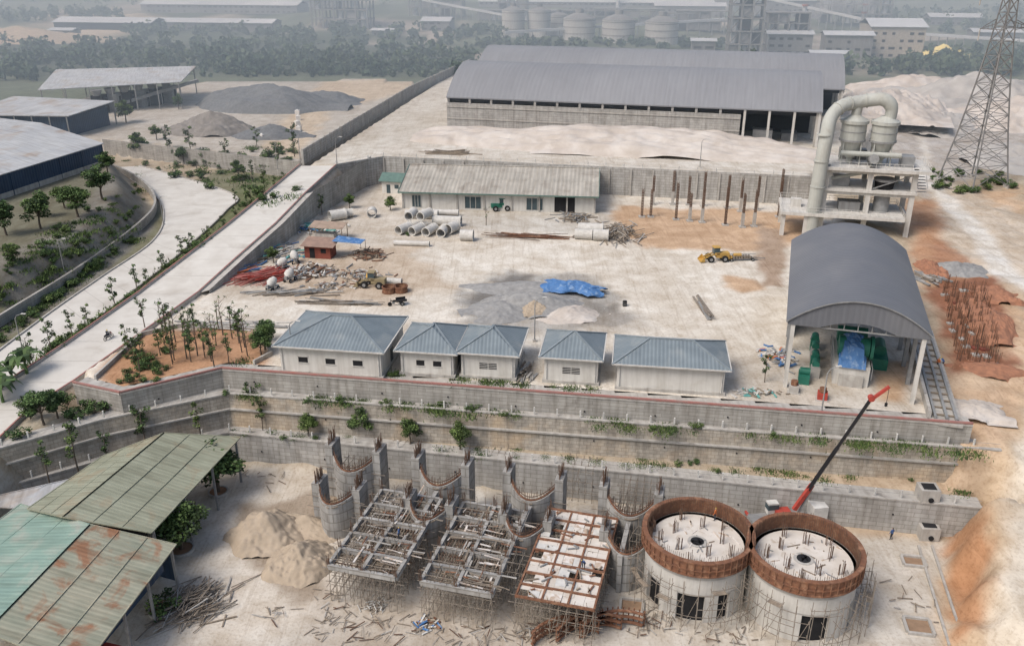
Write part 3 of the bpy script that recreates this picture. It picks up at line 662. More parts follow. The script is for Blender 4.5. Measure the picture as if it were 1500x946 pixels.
# ---------------------------------------------------------------- silos under construction
def silo(c,name,seed,doors):
    random.seed(seed); b=MB(); r=5.85; h=7.1
    n=48; dset=set()
    for a0,w_ in doors:
        k=int((a0/360)*n)
        for j in range(w_): dset.add((k+j)%n)
    for i in range(n):
        a0,a1=2*math.pi*i/n,2*math.pi*(i+1)/n
        z0=3.4 if i in dset else 0
        b.arcwall((0,0),r-.35,a0,a1,z0,h-1.4,.35,CONCL,1)
        if i in dset: b.arcwall((0,0),r-.75,a0,a1,0,3.4,.05,DARK,1)
    b.arcwall((0,0),r-.3,0,2*math.pi,h-1.6,h-.9,.6,CONC,48)
    b.arcwall((0,0),r-.31,0,2*math.pi,3.5,3.62,.05,CONC,48)
    b.cyl((0,0,h-1.5),(0,0,h-.9),r-.5,SLABW,n=48)
    b.arcwall((0,0),r,0,2*math.pi,h-.95,h+.75,.1,RUST,48); b.arcwall((0,0),r-.35,0,2*math.pi,h-.85,h+.7,.1,RUST,48)
    b.arcwall((0,0),r+.1,0,2*math.pi,h+.62,h+.78,.5,RUST,48); b.arcwall((0,0),r+.12,0,2*math.pi,h-.25,h-.1,.15,RUST,48); b.arcwall((0,0),r+.12,0,2*math.pi,h-.95,h-.8,.15,RUST,48)
    for i in range(48):
        a=2*math.pi*i/48; x,y=math.cos(a)*(r+.08),math.sin(a)*(r+.08); b.beam((x,y,h-.95),(x,y,h+.7),.1,RUST)
        for da in(0,.04,.09):
            x,y=math.cos(a+da)*(r-.55),math.sin(a+da)*(r-.55); b.beam((x,y,h-.9),(x,y,h+.7+random.random()*.8),.04,REBAR)
    b.cyl((0,0,h-.95),(0,0,h-.85),1.05,CONC,n=20); b.cyl((0,0,h-.86),(0,0,h-.82),.72,DARK,n=20)
    for k in range(10):
        a=2*math.pi*k/10+.2; rr_=3.9 if k%2 else 2.6
        x,y=math.cos(a)*rr_,math.sin(a)*rr_
        for j in range(7):
            dx,dy=random.uniform(-.3,.3),random.uniform(-.3,.3); b.beam((x+dx,y+dy,h-.9),(x+dx*1.1,y+dy*1.1,h+.3+random.random()*.5),.055,REBAR)
    for k in range(30):
        a=random.random()*6.28; q=random.random()*4.6; b.box((math.cos(a)*q,math.sin(a)*q,h-.86),(random.uniform(.1,1.6),.12,.08),random.choice([TIMB,STEEL,PLY]),random.random()*3)
    K=30
    for k in range(K):
        a=2*math.pi*k/K
        for rr_ in(r+.6,r+1.4):
            x,y=math.cos(a)*rr_,math.sin(a)*rr_
            b.beam((x,y,0),(x+random.uniform(-.1,.1),y,h-1.4+random.random()*.8),.055,SCAF)
        a2=2*math.pi*(k+1)/K
        for z in(1.5,3.2,4.9):
            if random.random()<.75: b.beam((math.cos(a)*(r+.6),math.sin(a)*(r+.6),z),(math.cos(a2)*(r+.6),math.sin(a2)*(r+.6),z),.05,SCAF)
            if random.random()<.6: b.beam((math.cos(a)*(r+1.4),math.sin(a)*(r+1.4),z),(math.cos(a2)*(r+1.4),math.sin(a2)*(r+1.4),z),.05,SCAF)
            b.beam((math.cos(a)*(r+.2),math.sin(a)*(r+.2),z),(math.cos(a)*(r+1.5),math.sin(a)*(r+1.5),z),.045,SCAF)
        if random.random()<.5: b.beam((math.cos(a)*(r+1.4),math.sin(a)*(r+1.4),.2),(math.cos(a2)*(r+1.4),math.sin(a2)*(r+1.4),4.9),.045,SCAF)
        if random.random()<.35:
            x,y=math.cos((a+a2)/2)*(r+1.),math.sin((a+a2)/2)*(r+1.); b.box((x,y,random.choice([3.25,4.95])),(1.3,.5,.06),TIMB,(a+a2)/2+1.57)
    return b.finish(name,c,R(-15))
cL=G(1023,776,7.7);cR=G(1180,801,7.7); cL.z=cR.z=0
silo(cL,"concrete_silo_under_construction",3,[(262,4),(300,2),(215,3)])
silo(cR,"concrete_silo_under_construction",4,[(275,4),(330,2)])
random.seed(11)
# ---------------------------------------------------------------- curved star walls and decks
sx=Vector((.966,-.259,0)); sy=Vector((.259,.966,0)); step=(cL-cR)
b=MB()
def rebars(b,pts,z,h=1.2,per=3,th=.05):
    for p,q in zip(pts[:-1],pts[1:]):
        n=max(2,int((q-p).length*per))
        for i in range(n):
            c=p.lerp(q,i/n); hh=h*random.uniform(.6,1.3); b.beam((c.x,c.y,z),(c.x+random.uniform(-.12,.12),c.y+random.uniform(-.12,.12),z+hh),th,REBAR)
def curved(b,mid,hw,sag,z1,th=.45,dip=1.6,ph=1.0,z0=-.1):
    n=16; pts=[];tops=[]
    for i in range(n+1):
        t=-1+2*i/n; pts.append(mid+sx*(hw*t)+sy*(sag*(t*t-.3))); tops.append(z1-dip*(1-t*t))
    for i in range(n):
        p,q=pts[i],pts[i+1]
        d0=(pts[min(i+1,n)]-pts[max(i-1,0)]).normalized(); a0=Vector((-d0.y,d0.x,0))*th/2
        d1=(pts[min(i+2,n)]-pts[i]).normalized(); a1=Vector((-d1.y,d1.x,0))*th/2
        V=[]
        for (c,aa,zt_) in((p,a0,tops[i]),(q,a1,tops[i+1])):
            for s_ in(-1,1):
                e=c+aa*s_; V+=[(e.x,e.y,z0),(e.x,e.y,zt_)]
        b.add(V,[(0,4,5,1),(2,3,7,6),(1,5,7,3)],CONCD)
        if i in(0,n-1): b.add(V,[(0,1,3,2),(4,6,7,5)],CONCD)
        rebars(b,[Vector((p.x,p.y,0)),Vector((q.x,q.y,0))],min(tops[i],tops[i+1])-.1,1.2,5,.055)
        b.beam((p.x,p.y,tops[i]+.55),(q.x,q.y,tops[i+1]+.55),.07,REBAR); b.beam((p.x,p.y,tops[i]+.12),(q.x,q.y,tops[i+1]+.12),.2,RUST,.12)
        if random.random()<.5: b.beam((p.x,p.y-.3,tops[i]-.25),(q.x,q.y-.3,tops[i+1]-.25),.1,TIMB)
    for e in(pts[0],pts[-1]):
        b.box((e.x,e.y,z1/2+ph/2-.05),(1.0,2.4,z1+ph),CONCD,R(-15)); rebars(b,[e-sx*.4,e+sx*.4],z1+ph-.1,1.4,9,.06); rebars(b,[e-sy*1.1,e+sy*1.1],z1+ph-.1,1.4,7,.06)
        for zz in(1.5,3,4.5): b.beam(e+Vector((0,0,zz))-sx*1.2-sy*1.4,e+Vector((0,0,zz))+sx*1.2-sy*1.4,.06,SCAF)
for k in range(4):
    mid=cL+step*(.55+k*1.06)-sx*2.0
    curved(b,mid+sy*4.8,3.2,2.8,6.6,dip=1.4)
    curved(b,mid-sy*1.6+sx*.6,2.6,3.0,5.6,dip=.8,ph=.5)
    if k<3: b.beam(mid+sy*3.5+sx*.2+Vector((0,0,2.4)),mid-sy*3+sx*.2+Vector((0,0,2.4)),.5,CONCD,4.8)
b.finish("curved_silo_walls_under_construction")
def scaffold(b,o,W,D,h,nx_,ny_,levels,up=0.4):
    for i in range(nx_+1):
        for j in range(ny_+1):
            p=o+sx*(W*i/nx_+random.uniform(-.1,.1))+sy*(D*j/ny_)
            b.beam(p,p+Vector((random.uniform(-.08,.08),0,h+random.uniform(-.2,up))),.055,SCAF)
    for z in levels:
        for j in range(ny_+1):
            a=o+sy*(D*j/ny_)+Vector((0,0,z)); b.beam(a-sx*random.uniform(.2,1),a+sx*(W+random.uniform(.2,1)),.05,SCAF)
        for i in range(nx_+1):
            a=o+sx*(W*i/nx_)+Vector((0,0,z)); b.beam(a-sy*random.uniform(.2,1),a+sy*(D+.5),.05,SCAF)
    for i in range(nx_):
        for j in (0,ny_):
            if random.random()<.6:
                a=o+sx*(W*i/nx_)+sy*(D*j/ny_); b.beam(a,a+sx*(W/nx_)+Vector((0,0,h)),.05,SCAF)
def deck(uf,vf,W,D,full,name):
    z=4.6; f=G(uf,vf,z); o=f-sx*(W/2); o.z=0; b=MB()
    scaffold(b,o,W,D,z-.2,9,14,(1.3,2.6,3.9))
    up_=Vector((0,0,z))
    nj=8 if full else 5
    for j in range(nj+1):
        a=o+sy*(D*j/nj)+up_
        if full: b.beam(a+Vector((0,0,.14)),a+sx*W+Vector((0,0,.14)),.2,RUST,.25)
        else: b.beam(a,a+sx*W,.36,CONCD,.6)
    for i in range(4 if full else 3):
        k=3 if full else 2
        a=o+sx*(W*i/k)+up_; b.beam(a+Vector((0,0,.04)),a+sy*D+Vector((0,0,.04)),.2 if full else .36,RUST if full else CONCD,.35 if full else .6)
    if full:
        for i in range(7):
            for j in range(12):
                if random.random()<.93:
                    c=o+sx*(W*(i+.5)/7)+sy*(D*(j+.5)/12)+up_; b.box((c.x,c.y,z-.02+random.random()*.12),(W/7*.98,D/12*.98,.06),random.choice([PLY,SLABW,SLABW,SLABW,PST]),R(-15)+random.uniform(-.03,.03))
        for k in range(40):
            c=o+sx*random.uniform(.3,W-.3)+sy*random.uniform(.5,D-.5); b.box((c.x,c.y,z+.2),(random.uniform(.2,1.6),.15,.1),random.choice([TIMB,RUST,STEEL]),random.random()*3)
    else:
        for i in range(40):
            if random.random()<.8:
                a=o+sy*(D*(i+.5)/40)+Vector((0,0,z-.35-random.random()*.2)); b.beam(a-sx*random.uniform(0,1),a+sx*(W*random.uniform(.6,1)+.8),.1,random.choice([TIMB,SCAF,TIMB,REBAR]))
        for i in range(22):
            a=o+sx*(W*(i+.5)/22)+Vector((0,0,z-.2)); b.beam(a+sy*random.uniform(-.6,4),a+sy*(D+random.uniform(-3,.6)),.08,random.choice([TIMB,SCAF,REBAR]))
        for k in range(110):
            c=o+sx*random.uniform(.3,W-.3)+sy*random.uniform(.5,D-.5); a=random.choice([0,1])
            d=((sx if a else sy)*random.uniform(.6,3)); b.beam(c+Vector((0,0,z+random.uniform(-.1,.4))),c+d+Vector((0,0,z+random.uniform(-.1,.4))),random.uniform(.07,.22),random.choice([TIMB,SCAF,SCAF,CONC,RUST,PLY]),.06)
        for i in range(34):
            c=o+sx*random.uniform(0,W)+sy*random.uniform(0,D); b.beam(c+Vector((0,0,z)),c+Vector((random.uniform(-.2,.2),0,z+random.uniform(.8,2.4))),.06,SCAF)
        for j in range(0,6):
            a=o+sy*(D*j/6)+Vector((0,0,z+1.1)); b.beam(a-sx*.6,a+sx*(W+.6),.05,SCAF)
        for i in range(3):
            for j in range(6):
                c=o+sx*(W*i/2)+sy*(D*j/5); rebars(b,[c-sx*.2,c+sx*.2],z+.2,1.3,16,.05)
    rebars(b,[o,o+sx*W],z+.1,.6,1.5,.045)
    b.finish(name)
deck(530,838,7.6,14.5,False,"formwork_deck"); deck(668,862,7.6,14.5,False,"formwork_deck"); deck(812,884,8,15.5,True,"plywood_formwork_deck")
b=MB()
for (u,v) in((600,690),(725,705),(850,735),(905,800),(930,770),(520,735),(590,860),(738,885)):
    scaffold(b,G(u,v,0)-sx*2,3.4,3,5,4,2,(1.5,3,4.5))
b.finish("tube_scaffolding")
# ---------------------------------------------------------------- truck crane
b=MB(); cb=G(1150,772,0)
b.box((0,0,1.3),(9,2.4,.5),STEEL); b.box((3.7,0,2.3),(1.8,2.4,1.9),PST); b.box((4.2,0,2.7),(.9,2.2,.8),GLASS); b.box((-.5,0,2.0),(1.8,1.8,.8),REDP); b.box((-1.6,.9,2.5),(1.3,.9,1.5),PST); b.box((-1.6,.9,2.7),(1.34,.94,.7),GLASS)
for x in(-3.6,-2.4,1.6,3.4):
    for y in(-1.15,1.15): b.cyl((x,y-.15,.55),(x,y+.15,.55),.55,RUBBER,n=16)
for x in(-4.2,2.6):
    for y in(-2.4,2.4): b.beam((x,0,1.1),(x,y,1.1),.25,REDP); b.beam((x,y,1.1),(x,y,.05),.16,STEEL); b.box((x,y,.06),(.6,.6,.1),STEEL)
co,si=math.cos(.15),math.sin(.15)
crl=lambda w:(Vector((( w-cb).x*co+(w-cb).y*si,-(w-cb).x*si+(w-cb).y*co,w.z)))
p0=crl(G(1163,746,3.0)); p1=crl(G(1190,709,6.4)); p2=crl(G(1276,584,20)); p3=crl(G(1303,566,21.6))
m1=p1.lerp(p2,.45)
b.beam(p0,p1,.42,REDP,.5); b.beam(p1.lerp(p0,.2),m1,.36,BLACK,.44); b.beam(m1,p2,.27,BLACK,.33); b.beam(p2.lerp(m1,.03),p3,.3,REDP,.3)
b.cyl(p2+Vector((-.1,-.3,.1)),p2+Vector((.1,.3,.1)),.34,REDP,n=12); b.beam(p0.lerp(p1,.1)+Vector((.4,0,-1)),p1+Vector((.1,0,-.3)),.2,STEEL)
b.beam(p3,p3+Vector((0,0,-2)),.04,BLACK); b.box(tuple(p3+Vector((0,0,-2.2))),(.25,.2,.4),BLACK)
b.finish("truck_crane",cb,.15)
# ---------------------------------------------------------------- lower-left sheds
def roofs(name,quads,posts_=(),walls=()):
    b=MB()
    for q,m in quads:
        b.slab([G(*p) for p in q],.12,m); P=[G(*p) for p in q]
        for a,c in zip(P,P[1:]+P[:1]): b.beam(a,c,.14,m,.14)
        for t in(.33,.66):
            a=P[0].lerp(P[1],t)+Vector((0,0,.04)); c=P[3].lerp(P[2],t)+Vector((0,0,.04)); b.beam(a,c,.1,m,.06)
    for u,v,z,zb in posts_: p=G(u,v,z); b.beam(Vector((p.x,p.y,zb)),p,.25,STEEL)
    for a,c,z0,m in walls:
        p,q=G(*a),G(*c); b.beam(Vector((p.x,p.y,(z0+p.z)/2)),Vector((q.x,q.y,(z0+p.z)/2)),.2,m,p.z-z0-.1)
    b.finish(name)
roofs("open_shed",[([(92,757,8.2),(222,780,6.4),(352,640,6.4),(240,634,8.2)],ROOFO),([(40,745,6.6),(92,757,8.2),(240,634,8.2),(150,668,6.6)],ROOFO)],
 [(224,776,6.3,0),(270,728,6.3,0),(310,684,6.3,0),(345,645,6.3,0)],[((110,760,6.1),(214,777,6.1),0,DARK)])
roofs("open_shed",[([(-20,925,8.2),(120,980,5.8),(258,797,5.8),(132,768,8.2)],ROOFR),([(-160,880,5.8),(-20,925,8.2),(132,768,8.2),(30,738,5.8)],ROOFE)],
 [(250,802,5.7,0),(215,848,5.7,0),(180,893,5.7,0),(140,945,5.7,0)],[((155,775,5.6),(250,800,5.6),1,BLUEW),((100,975,5.5),(235,815,5.5),3.6,BLUEW)])
roofs("open_shed",[([(-60,740,5.2),(50,745,5.2),(102,702,5.8),(0,725,5.8)],ROOFS)],[(60,740,5,0)])
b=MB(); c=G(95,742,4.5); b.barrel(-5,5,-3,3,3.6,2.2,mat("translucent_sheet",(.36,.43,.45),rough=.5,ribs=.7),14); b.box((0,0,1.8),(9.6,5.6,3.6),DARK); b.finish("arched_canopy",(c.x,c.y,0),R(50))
roofs("lean_to_roof",[([(100,928,4),(175,946,3.4),(230,960,3.4),(120,990,4)],REDP)])
# ---------------------------------------------------------------- left side buildings
def wl(b,p,q,z0,z1,m,t=.3): b.beam(Vector((p.x,p.y,(z0+z1)/2)),Vector((q.x,q.y,(z0+z1)/2)),t,m,z1-z0)
b=MB()
bl=[G(-170,308,19.3),G(152,210,19.3),G(60,180,21.5),G(-240,215,21.5)]
b.slab(bl,.2,ROOFS)
b.slab([bl[3],bl[2],G(-10,172,19.3),G(-300,200,19.3)],.2,ROOFS)
i1=bl[0].lerp(bl[1],.97)+Vector((0,1.2,0)); wl(b,bl[0]+Vector((0,1.2,0)),i1,14,19,BLUEW)
wl(b,i1,bl[2]+Vector((-1.5,-.6,0)),14,19,BLUEW); wl(b,bl[0]+Vector((0,.9,0)),i1+Vector((0,-.3,0)),13.8,15.2,CONC)
for t in np.linspace(0,1,9): c=(bl[0]+Vector((0,.85,0))).lerp(i1,float(t)); b.box((c.x,c.y,16.5),(.4,.4,5.2),BLUEW)
b.finish("blue_clad_factory_building")
def shed(name,pts,zb,m,wall=None,nposts=6):
    b=MB(); P=[G(*p) for p in pts]; b.slab(P,.25,m)
    for (a,c) in((P[0],P[1]),(P[3],P[2])):
        for i in range(nposts+1):
            p=a.lerp(c,.02+.96*i/nposts); b.beam(Vector((p.x,p.y,zb-1)),p,.3,STEEL)
    if wall:
        ins=lambda p:p.lerp((P[0]+P[1]+P[2]+P[3])/4,.12)
        Q=[ins(p) for p in P]; zt=min(p.z for p in P)-.6
        for i in range(4): wl(b,Q[i],Q[(i+1)%4],zb-1,zt,wall)
        b.box(((Q[0].x+Q[2].x)/2,(Q[0].y+Q[2].y)/2,zb+1),(10,6,4),FARB)
    b.finish(name)
shed("loading_shed",[(-60,168,18.5),(100,170,18.5),(168,148,19.5),(20,141,19.5)],13,ROOFS,BLUEW)
shed("conveyor_shed",[(55,132,21),(265,120,21),(287,97,22.5),(82,102,22.5)],12,ROOFS)
b=MB()
for i in range(6):
    p=G(150+i*20,165-i*3,12); b.box((p.x,p.y,15),(4,5,6),STEEL if i%2 else DARK)
    b.cyl((p.x+2,p.y,12),(p.x+2,p.y,17),.5,DARK); b.cyl((p.x,p.y-2,18),(p.x,p.y-2,20),1.2,STEEL,r1=2)
p,q=G(150,160,13),G(290,118,20); b.beam(p,q,1.4,STEEL,1)
for t in(.2,.4,.6,.8): c=p.lerp(q,t); b.beam((c.x,c.y,11),c,.3,STEEL)
b.finish("crushing_plant_machinery")
# ---------------------------------------------------------------- heaps
def heap(name,u,v,z,rx,ry,h,m,rz=0,p=1.2,seed=0,lump=.5,rough=.07,n=56):
    rs=np.random.default_rng(seed); b=MB()
    ox,oy=rs.random(2)*500
    g=np.linspace(-1,1,n+1); x,y=np.meshgrid(g,g,indexing='ij'); r_=np.sqrt(x*x+y*y)
    k=vn(x*2.2+ox,y*2.2+oy,1.); k1=vn(x*5+oy,y*5+ox,1.); k2=vn(x*13+ox,y*13+oy,1.); rr_=r_*(1+lump*.5-lump*k)+(k1-.5)*.12
    zz=h*np.maximum(0,1-rr_)**p*(.85+.3*k)+((k2-.5)+(k1-.5))*h*rough*(rr_<1)*2*np.clip((1-rr_)*5,0,1)-np.where(rr_<1,.1,.4)
    fs=[(i*(n+1)+j,i*(n+1)+j+n+1,i*(n+1)+j+n+2,i*(n+1)+j+1) for i in range(n) for j in range(n)]
    b.add(np.stack([x*rx,y*ry,zz],-1).reshape(-1,3).tolist(),fs,m,True); b.finish(name,G(u,v,z) if z is not None else GT(u,v),rz)
heap("sand_pile",393,783,0,5.2,4.6,3.4,SAND,0,1.0,1,.3); heap("sand_pile",438,826,0,4.4,4.2,3.0,SAND,.5,1.0,2,.3)
heap("sand_pile",450,772,0,5,2.6,1.6,SAND,-.4,1.0,9,.4)
heap("gravel_pile",785,448,ZC,9,5.5,2.6,GRAVL,0,1.0,3); heap("gravel_pile",735,452,ZC,7,6,1.5,GRAVL,.3,1.0,4); heap("sand_pile",838,462,ZC,6,3.5,1.5,PALEDIRT,.3,1.0,5); heap("gravel_pile",775,424,ZC,12,4,1.4,GRAVL,-.1,1.,6); heap("sand_pile",782,455,ZC,3.4,3,2.0,SAND,0,1,77)
BG=mat("brown_gravel",(.24,.22,.20),(.16,.145,.13),.8,bump=.8)
heap("gravel_pile",400,155,12,30,18,8,GRAV,-.1,.8,7); heap("gravel_pile",310,193,12,16,9,6,BG,0,.9,8); heap("gravel_pile",395,200,12,14,6,3.5,GRAV,0,.9,18); heap("gravel_pile",470,150,12,18,14,4.5,GRAV,0,.9,19)
heap("earth_embankment",905,212,ZD,54,15,6.0,PALEDIRT,R(-11),.75,10,.35,.10,90)
GE=mat("grey_earth",(.43,.41,.385),(.34,.315,.29),.2,bump=.8)
for i,(u,v,rx,ry,h) in enumerate([(1330,140,40,22,8),(1420,150,45,26,9),(1480,175,30,20,7),(1380,185,22,14,4),(1300,160,25,18,6),(1490,235,20,14,4)]):
    heap("spoil_heap",u,v,None,rx,ry,h,GE if i%2 else PALEDIRT,.3*i,.8,20+i,.5,.12,70)
heap("rubble_heap",1395,397,None,6,4,2,GRAVL,0,1,31)
RE=mat("red_earth",(.36,.17,.10),(.22,.11,.07),.8,bump=.8)
for i,(u,v,rx,ry,h) in enumerate([(1447,470,3.5,9,1.6),(1362,395,2.5,5,1.5),(1440,540,6,3,1.0),(1455,430,4,4,1.2),(1420,600,5,3,1.0)]): heap("excavated_earth_heap",u,v,None,rx,ry,h,RE if i<4 else PALEDIRT,-.2,.8,50+i,.6,.12)
b=MB(); n=20; vs=[];fs=[]
for i in range(n+1):
    for j in range(n+1):
        x=-1+2*i/n;y=-1+2*j/n; vs.append((x*5+.5*math.sin(j*.8),y*2.4*(1-.25*x)+.4*math.sin(i*.7),1.7-1.0*x*x*.6-1.0*y*y+.22*random.random()))
for i in range(n):
    for j in range(n): a=i*(n+1)+j; fs.append((a,a+n+1,a+n+2,a+1))
b.add(vs,fs,TARP,False); b.finish("tarpaulin",G(840,428,ZC),R(-18))
# ---------------------------------------------------------------- yard objects
def concpipes(name,items):
    b=MB()
    for u,v,z,r,L,a in items:
        p=G(u,v,ZC); d=Vector((math.cos(a),math.sin(a),0))*L/2; c=Vector((p.x,p.y,ZC+z+r)); b.pipe(c-d,c+d,r,r*.16,CONCL,20)
        b.pipe(c+d*.86,c+d*1.0,r*1.1,r*.2,CONCL,20)
    b.finish(name)
items=[(592+i*19,341+i*1.2,0,.95,3.6,R(70+random.uniform(-18,12))) for i in range(4)]+[(603+i*20,331+i*.6,1.6,.95,3.6,R(75+random.uniform(-14,10))) for i in range(2)]
items+=[(618,320,0,.9,7,R(-5)),(655,330,0,1.0,6,R(-8)),(662,341,.0,1.1,3,R(60)),(684,352,0,1.05,2.6,R(-6)),(603,360,0,.5,7,R(-6)),(645,316,.2,.6,8,R(-6))]
concpipes("concrete_drain_pipes",items)
concpipes("concrete_drain_pipes",[(865,344,0,1.2,5,R(-8)),(880,352,0,1.1,3,R(-8)),(855,350,0,1.,3.5,R(-10))])
concpipes("concrete_drain_pipes",[(495,322,0,1.1,3.5,R(30)),(545,318,0,1.0,2.2,R(95)),(510,318,0,.9,2,R(20)),(570,416,0,.55,4.5,R(-8))])
def pile(name,u,v,z,rx,ry,n,mats_,L=(1,4),h=1.,ang_=None,wd=.16,spread=.8):
    b=MB(); p=G(u,v,z) if z is not None else GT(u,v)
    for i in range(n):
        x,y=random.gauss(0,rx*.45),random.gauss(0,ry*.45); a=(ang_ if ang_ is not None else 0)+random.uniform(-spread,spread)*(1 if ang_ is not None else 4)
        l=random.uniform(*L)/2; zz=abs(h*(1-min(1,(x/rx)**2+(y/ry)**2)))*random.random()+.1
        t=random.uniform(-.25,.25)*l*.6
        b.beam((x-math.cos(a)*l,y-math.sin(a)*l,max(.08,zz-t)),(x+math.cos(a)*l,y+math.sin(a)*l,max(.08,zz+t)),wd*random.uniform(.6,1.6),random.choice(mats_),wd*random.uniform(.4,1))
    b.finish(name,p)
pile("timber_scrap_pile",285,888,0,4,3.6,170,[TIMB,TIMB,SCAF,SCAF,CONC],(1.6,4.0),1.3,R(60),.1)
pile("timber_scrap_pile",905,345,ZC,5,7,120,[TIMB,TIMB,SCAF,CONC],(2,5),1.6,R(70),.15)
pile("timber_scrap_pile",840,320,ZC,4,4,70,[TIMB,STEEL],(1,3.5),1,None,.16)
pile("rebar_stack",770,348,ZC,5,.9,26,[RUST,REBAR],(9,12),.4,R(-8),.12,.05)
pile("plastic_pipe_stack",385,408,ZC,4.2,3.2,120,[PINK,PINK,REDP],(4,7),1.2,R(42),.14,.2)
pile("plastic_pipe_stack",345,398,ZC,4,2.5,60,[TARP,ORNG,TARP,PINK,STEEL],(3,5),.9,R(40),.15,.3)
pile("salvage_material_pile",400,372,ZC,6,6,150,[TARP,TURQ,STEEL,TIMB,CONC,PST],(.6,3),.9,R(40),.22,.6)
pile("salvage_material_pile",455,335,ZC,7,4,120,[TURQ,TURQ,TIMB,CONCL,TARP,PST],(.6,3),1,None,.26)
pile("salvage_material_pile",455,400,ZC,5,4,150,[RUST,CONCL,TIMB,REBAR,STEEL,PST],(.6,2.4),.9,None,.22)
pile("salvage_material_pile",540,375,ZC,4,3,70,[RUST,TIMB,REBAR],(1,3),1.3,None,.16)
pile("salvage_material_pile",525,405,ZC,5,4,90,[RUST,TIMB,CONCL,STEEL],(.4,1.6),.5,None,.18)
pile("salvage_material_pile",480,420,ZC,5,2,50,[RUST,TIMB,CONCL,STEEL],(.4,1.6),.5,None,.18)
pile("salvage_material_pile",435,430,ZC,6,1.2,36,[CONC,SCAF,STEEL],(3,6),.5,R(12),.2,.2)
pile("scaffold_tube_stack",497,445,ZC,4,.6,24,[STEEL,SCAF],(7,9),.4,R(-6),.14,.06)
pile("scaffold_tube_stack",345,478,ZC,6,.9,24,[CONCL,STEEL],(7,10),.5,R(-6),.22,.06)
pile("beam_stack",1032,455,ZC,.7,3,12,[STEEL,SCAF],(6,8),.3,R(95),.22,.05)
pile("formwork_scrap",655,225,ZD,5,1.5,30,[SCAF,TIMB],(5,9),.6,R(-8),.25,.1)
for i,(u,v,rx,ry,n) in enumerate([(545,925,7,2.5,50),(700,930,7,2.5,50),(780,925,3,2,30),(960,915,4,2.5,45),(1060,935,5,2,25),(490,890,3,3,25),(880,830,2.5,4,40),(925,760,2,3,40),(400,900,2,2,12),(1330,880,6,4,14),(380,700,4,3,14)]):
    pile("formwork_scrap",u,v,0,rx,ry,n,[SCAF,SCAF,TIMB,REBAR,TIMB,CONC],(.4,1.8),.3,None,.075)
pile("formwork_scrap",550,888,0,1.3,1.3,50,[PST,SCAF],(.5,1.4),.4,None,.08)
pile("formwork_scrap",625,915,0,1.4,1.2,40,[TARP,RUST,PST,TIMB],(.3,1.2),.4,None,.14)
pile("brick_stack",1360,408,None,3,2,50,[STEEL,CONC,SCAF],(2,4),.6,R(-70),.3,.2)
pile("building_material_stack",1140,525,ZC,2.6,3.5,90,[TARP,PST,ORNG,STEEL,CONCL],(.4,1.3),.8,None,.24)
pile("building_material_stack",1108,576,ZC,3,1,50,[CONCL,TURQ,TIMB],(.4,1.3),.5,None,.2)
pile("building_material_stack",770,548,ZC,1.2,2.5,40,[CONC,STEEL,SCAF],(1,2.5),1,R(75),.22,.3)
pile("building_material_stack",845,305,ZC,2,1.5,30,[TIMB,CONC],(1,2),1,None,.25)
b=MB()
for k,(u,v) in enumerate([(845,975),(880,968),(915,962)]):
    p=G(u,v,0)
    for zz in(.3,1.0,1.7): b.arcwall((p.x,p.y),5.2-.2*k,R(60),R(150),zz,zz+.16,.3,RUST,14)
    for i in range(15): a=R(60+6.4*i); b.beam((p.x+5*math.cos(a),p.y+5*math.sin(a),.1),(p.x+5*math.cos(a),p.y+5*math.sin(a),2),.12,RUST)
b.finish("curved_steel_formwork")
for u,v,r in((570,428,1.1),(587,427,1.15)):
    b=MB(); b.arcwall((0,0),r,0,2*math.pi,0,1.1,.1,RUST,24); b.arcwall((0,0),r+.1,0,2*math.pi,.9,1.05,.2,RUST,24); b.arcwall((0,0),r+.1,0,2*math.pi,.05,.2,.2,RUST,24); b.finish("steel_ring_mould",G(u,v,ZC))
b=MB(); b.cyl((0,0,0),(0,0,.85),.35,RUBBER,n=18)
for z in(.25,.55): b.cyl((0,0,z),(0,0,z+.05),.38,STEEL,n=18)
b.finish("steel_drum",G(915,448,ZC))
for u,v,W_,D_ in((1338,823,2.4,1.8),(1345,918,2.6,2.4),(925,888,2.4,2.0)):
    b=MB()
    for a,c in(((0,D_/2),(W_,.3)),((0,-D_/2),(W_,.3)),((W_/2,0),(.3,D_-.3)),((-W_/2,0),(.3,D_-.3))): b.box((a[0],a[1],.1),(c[0],c[1],.4),CONC)
    b.box((0,0,.02),(W_-.3,D_-.3,.06),mat("wet_soil",(.3,.2,.13))); b.finish("concrete_inspection_pit",G(u,v,0),R(-10))
for u,v,z in((1357,730,ZA),(1357,785,0)):
    b=MB(); b.box((0,0,.8),(2.2,2,1.8),CONC,R(-5)); b.box((0,0,1.72),(1.5,1.3,.06),DARK,R(-5)); b.cyl((0,-1.2,.5),(0,-1,.5),.3,DARK); b.finish("drain_sump",G(u,v,z))
b=MB(); p0,p1=G(1345,800,0),G(1390,946,0)
b.beam(p0+Vector((0,0,.1)),p1+Vector((0,0,.1)),.25,CONC,.3); b.beam(p0+Vector((1.6,0,.1)),p1+Vector((1.6,0,.1)),.25,CONC,.3); b.finish("drainage_channel")
b=MB()
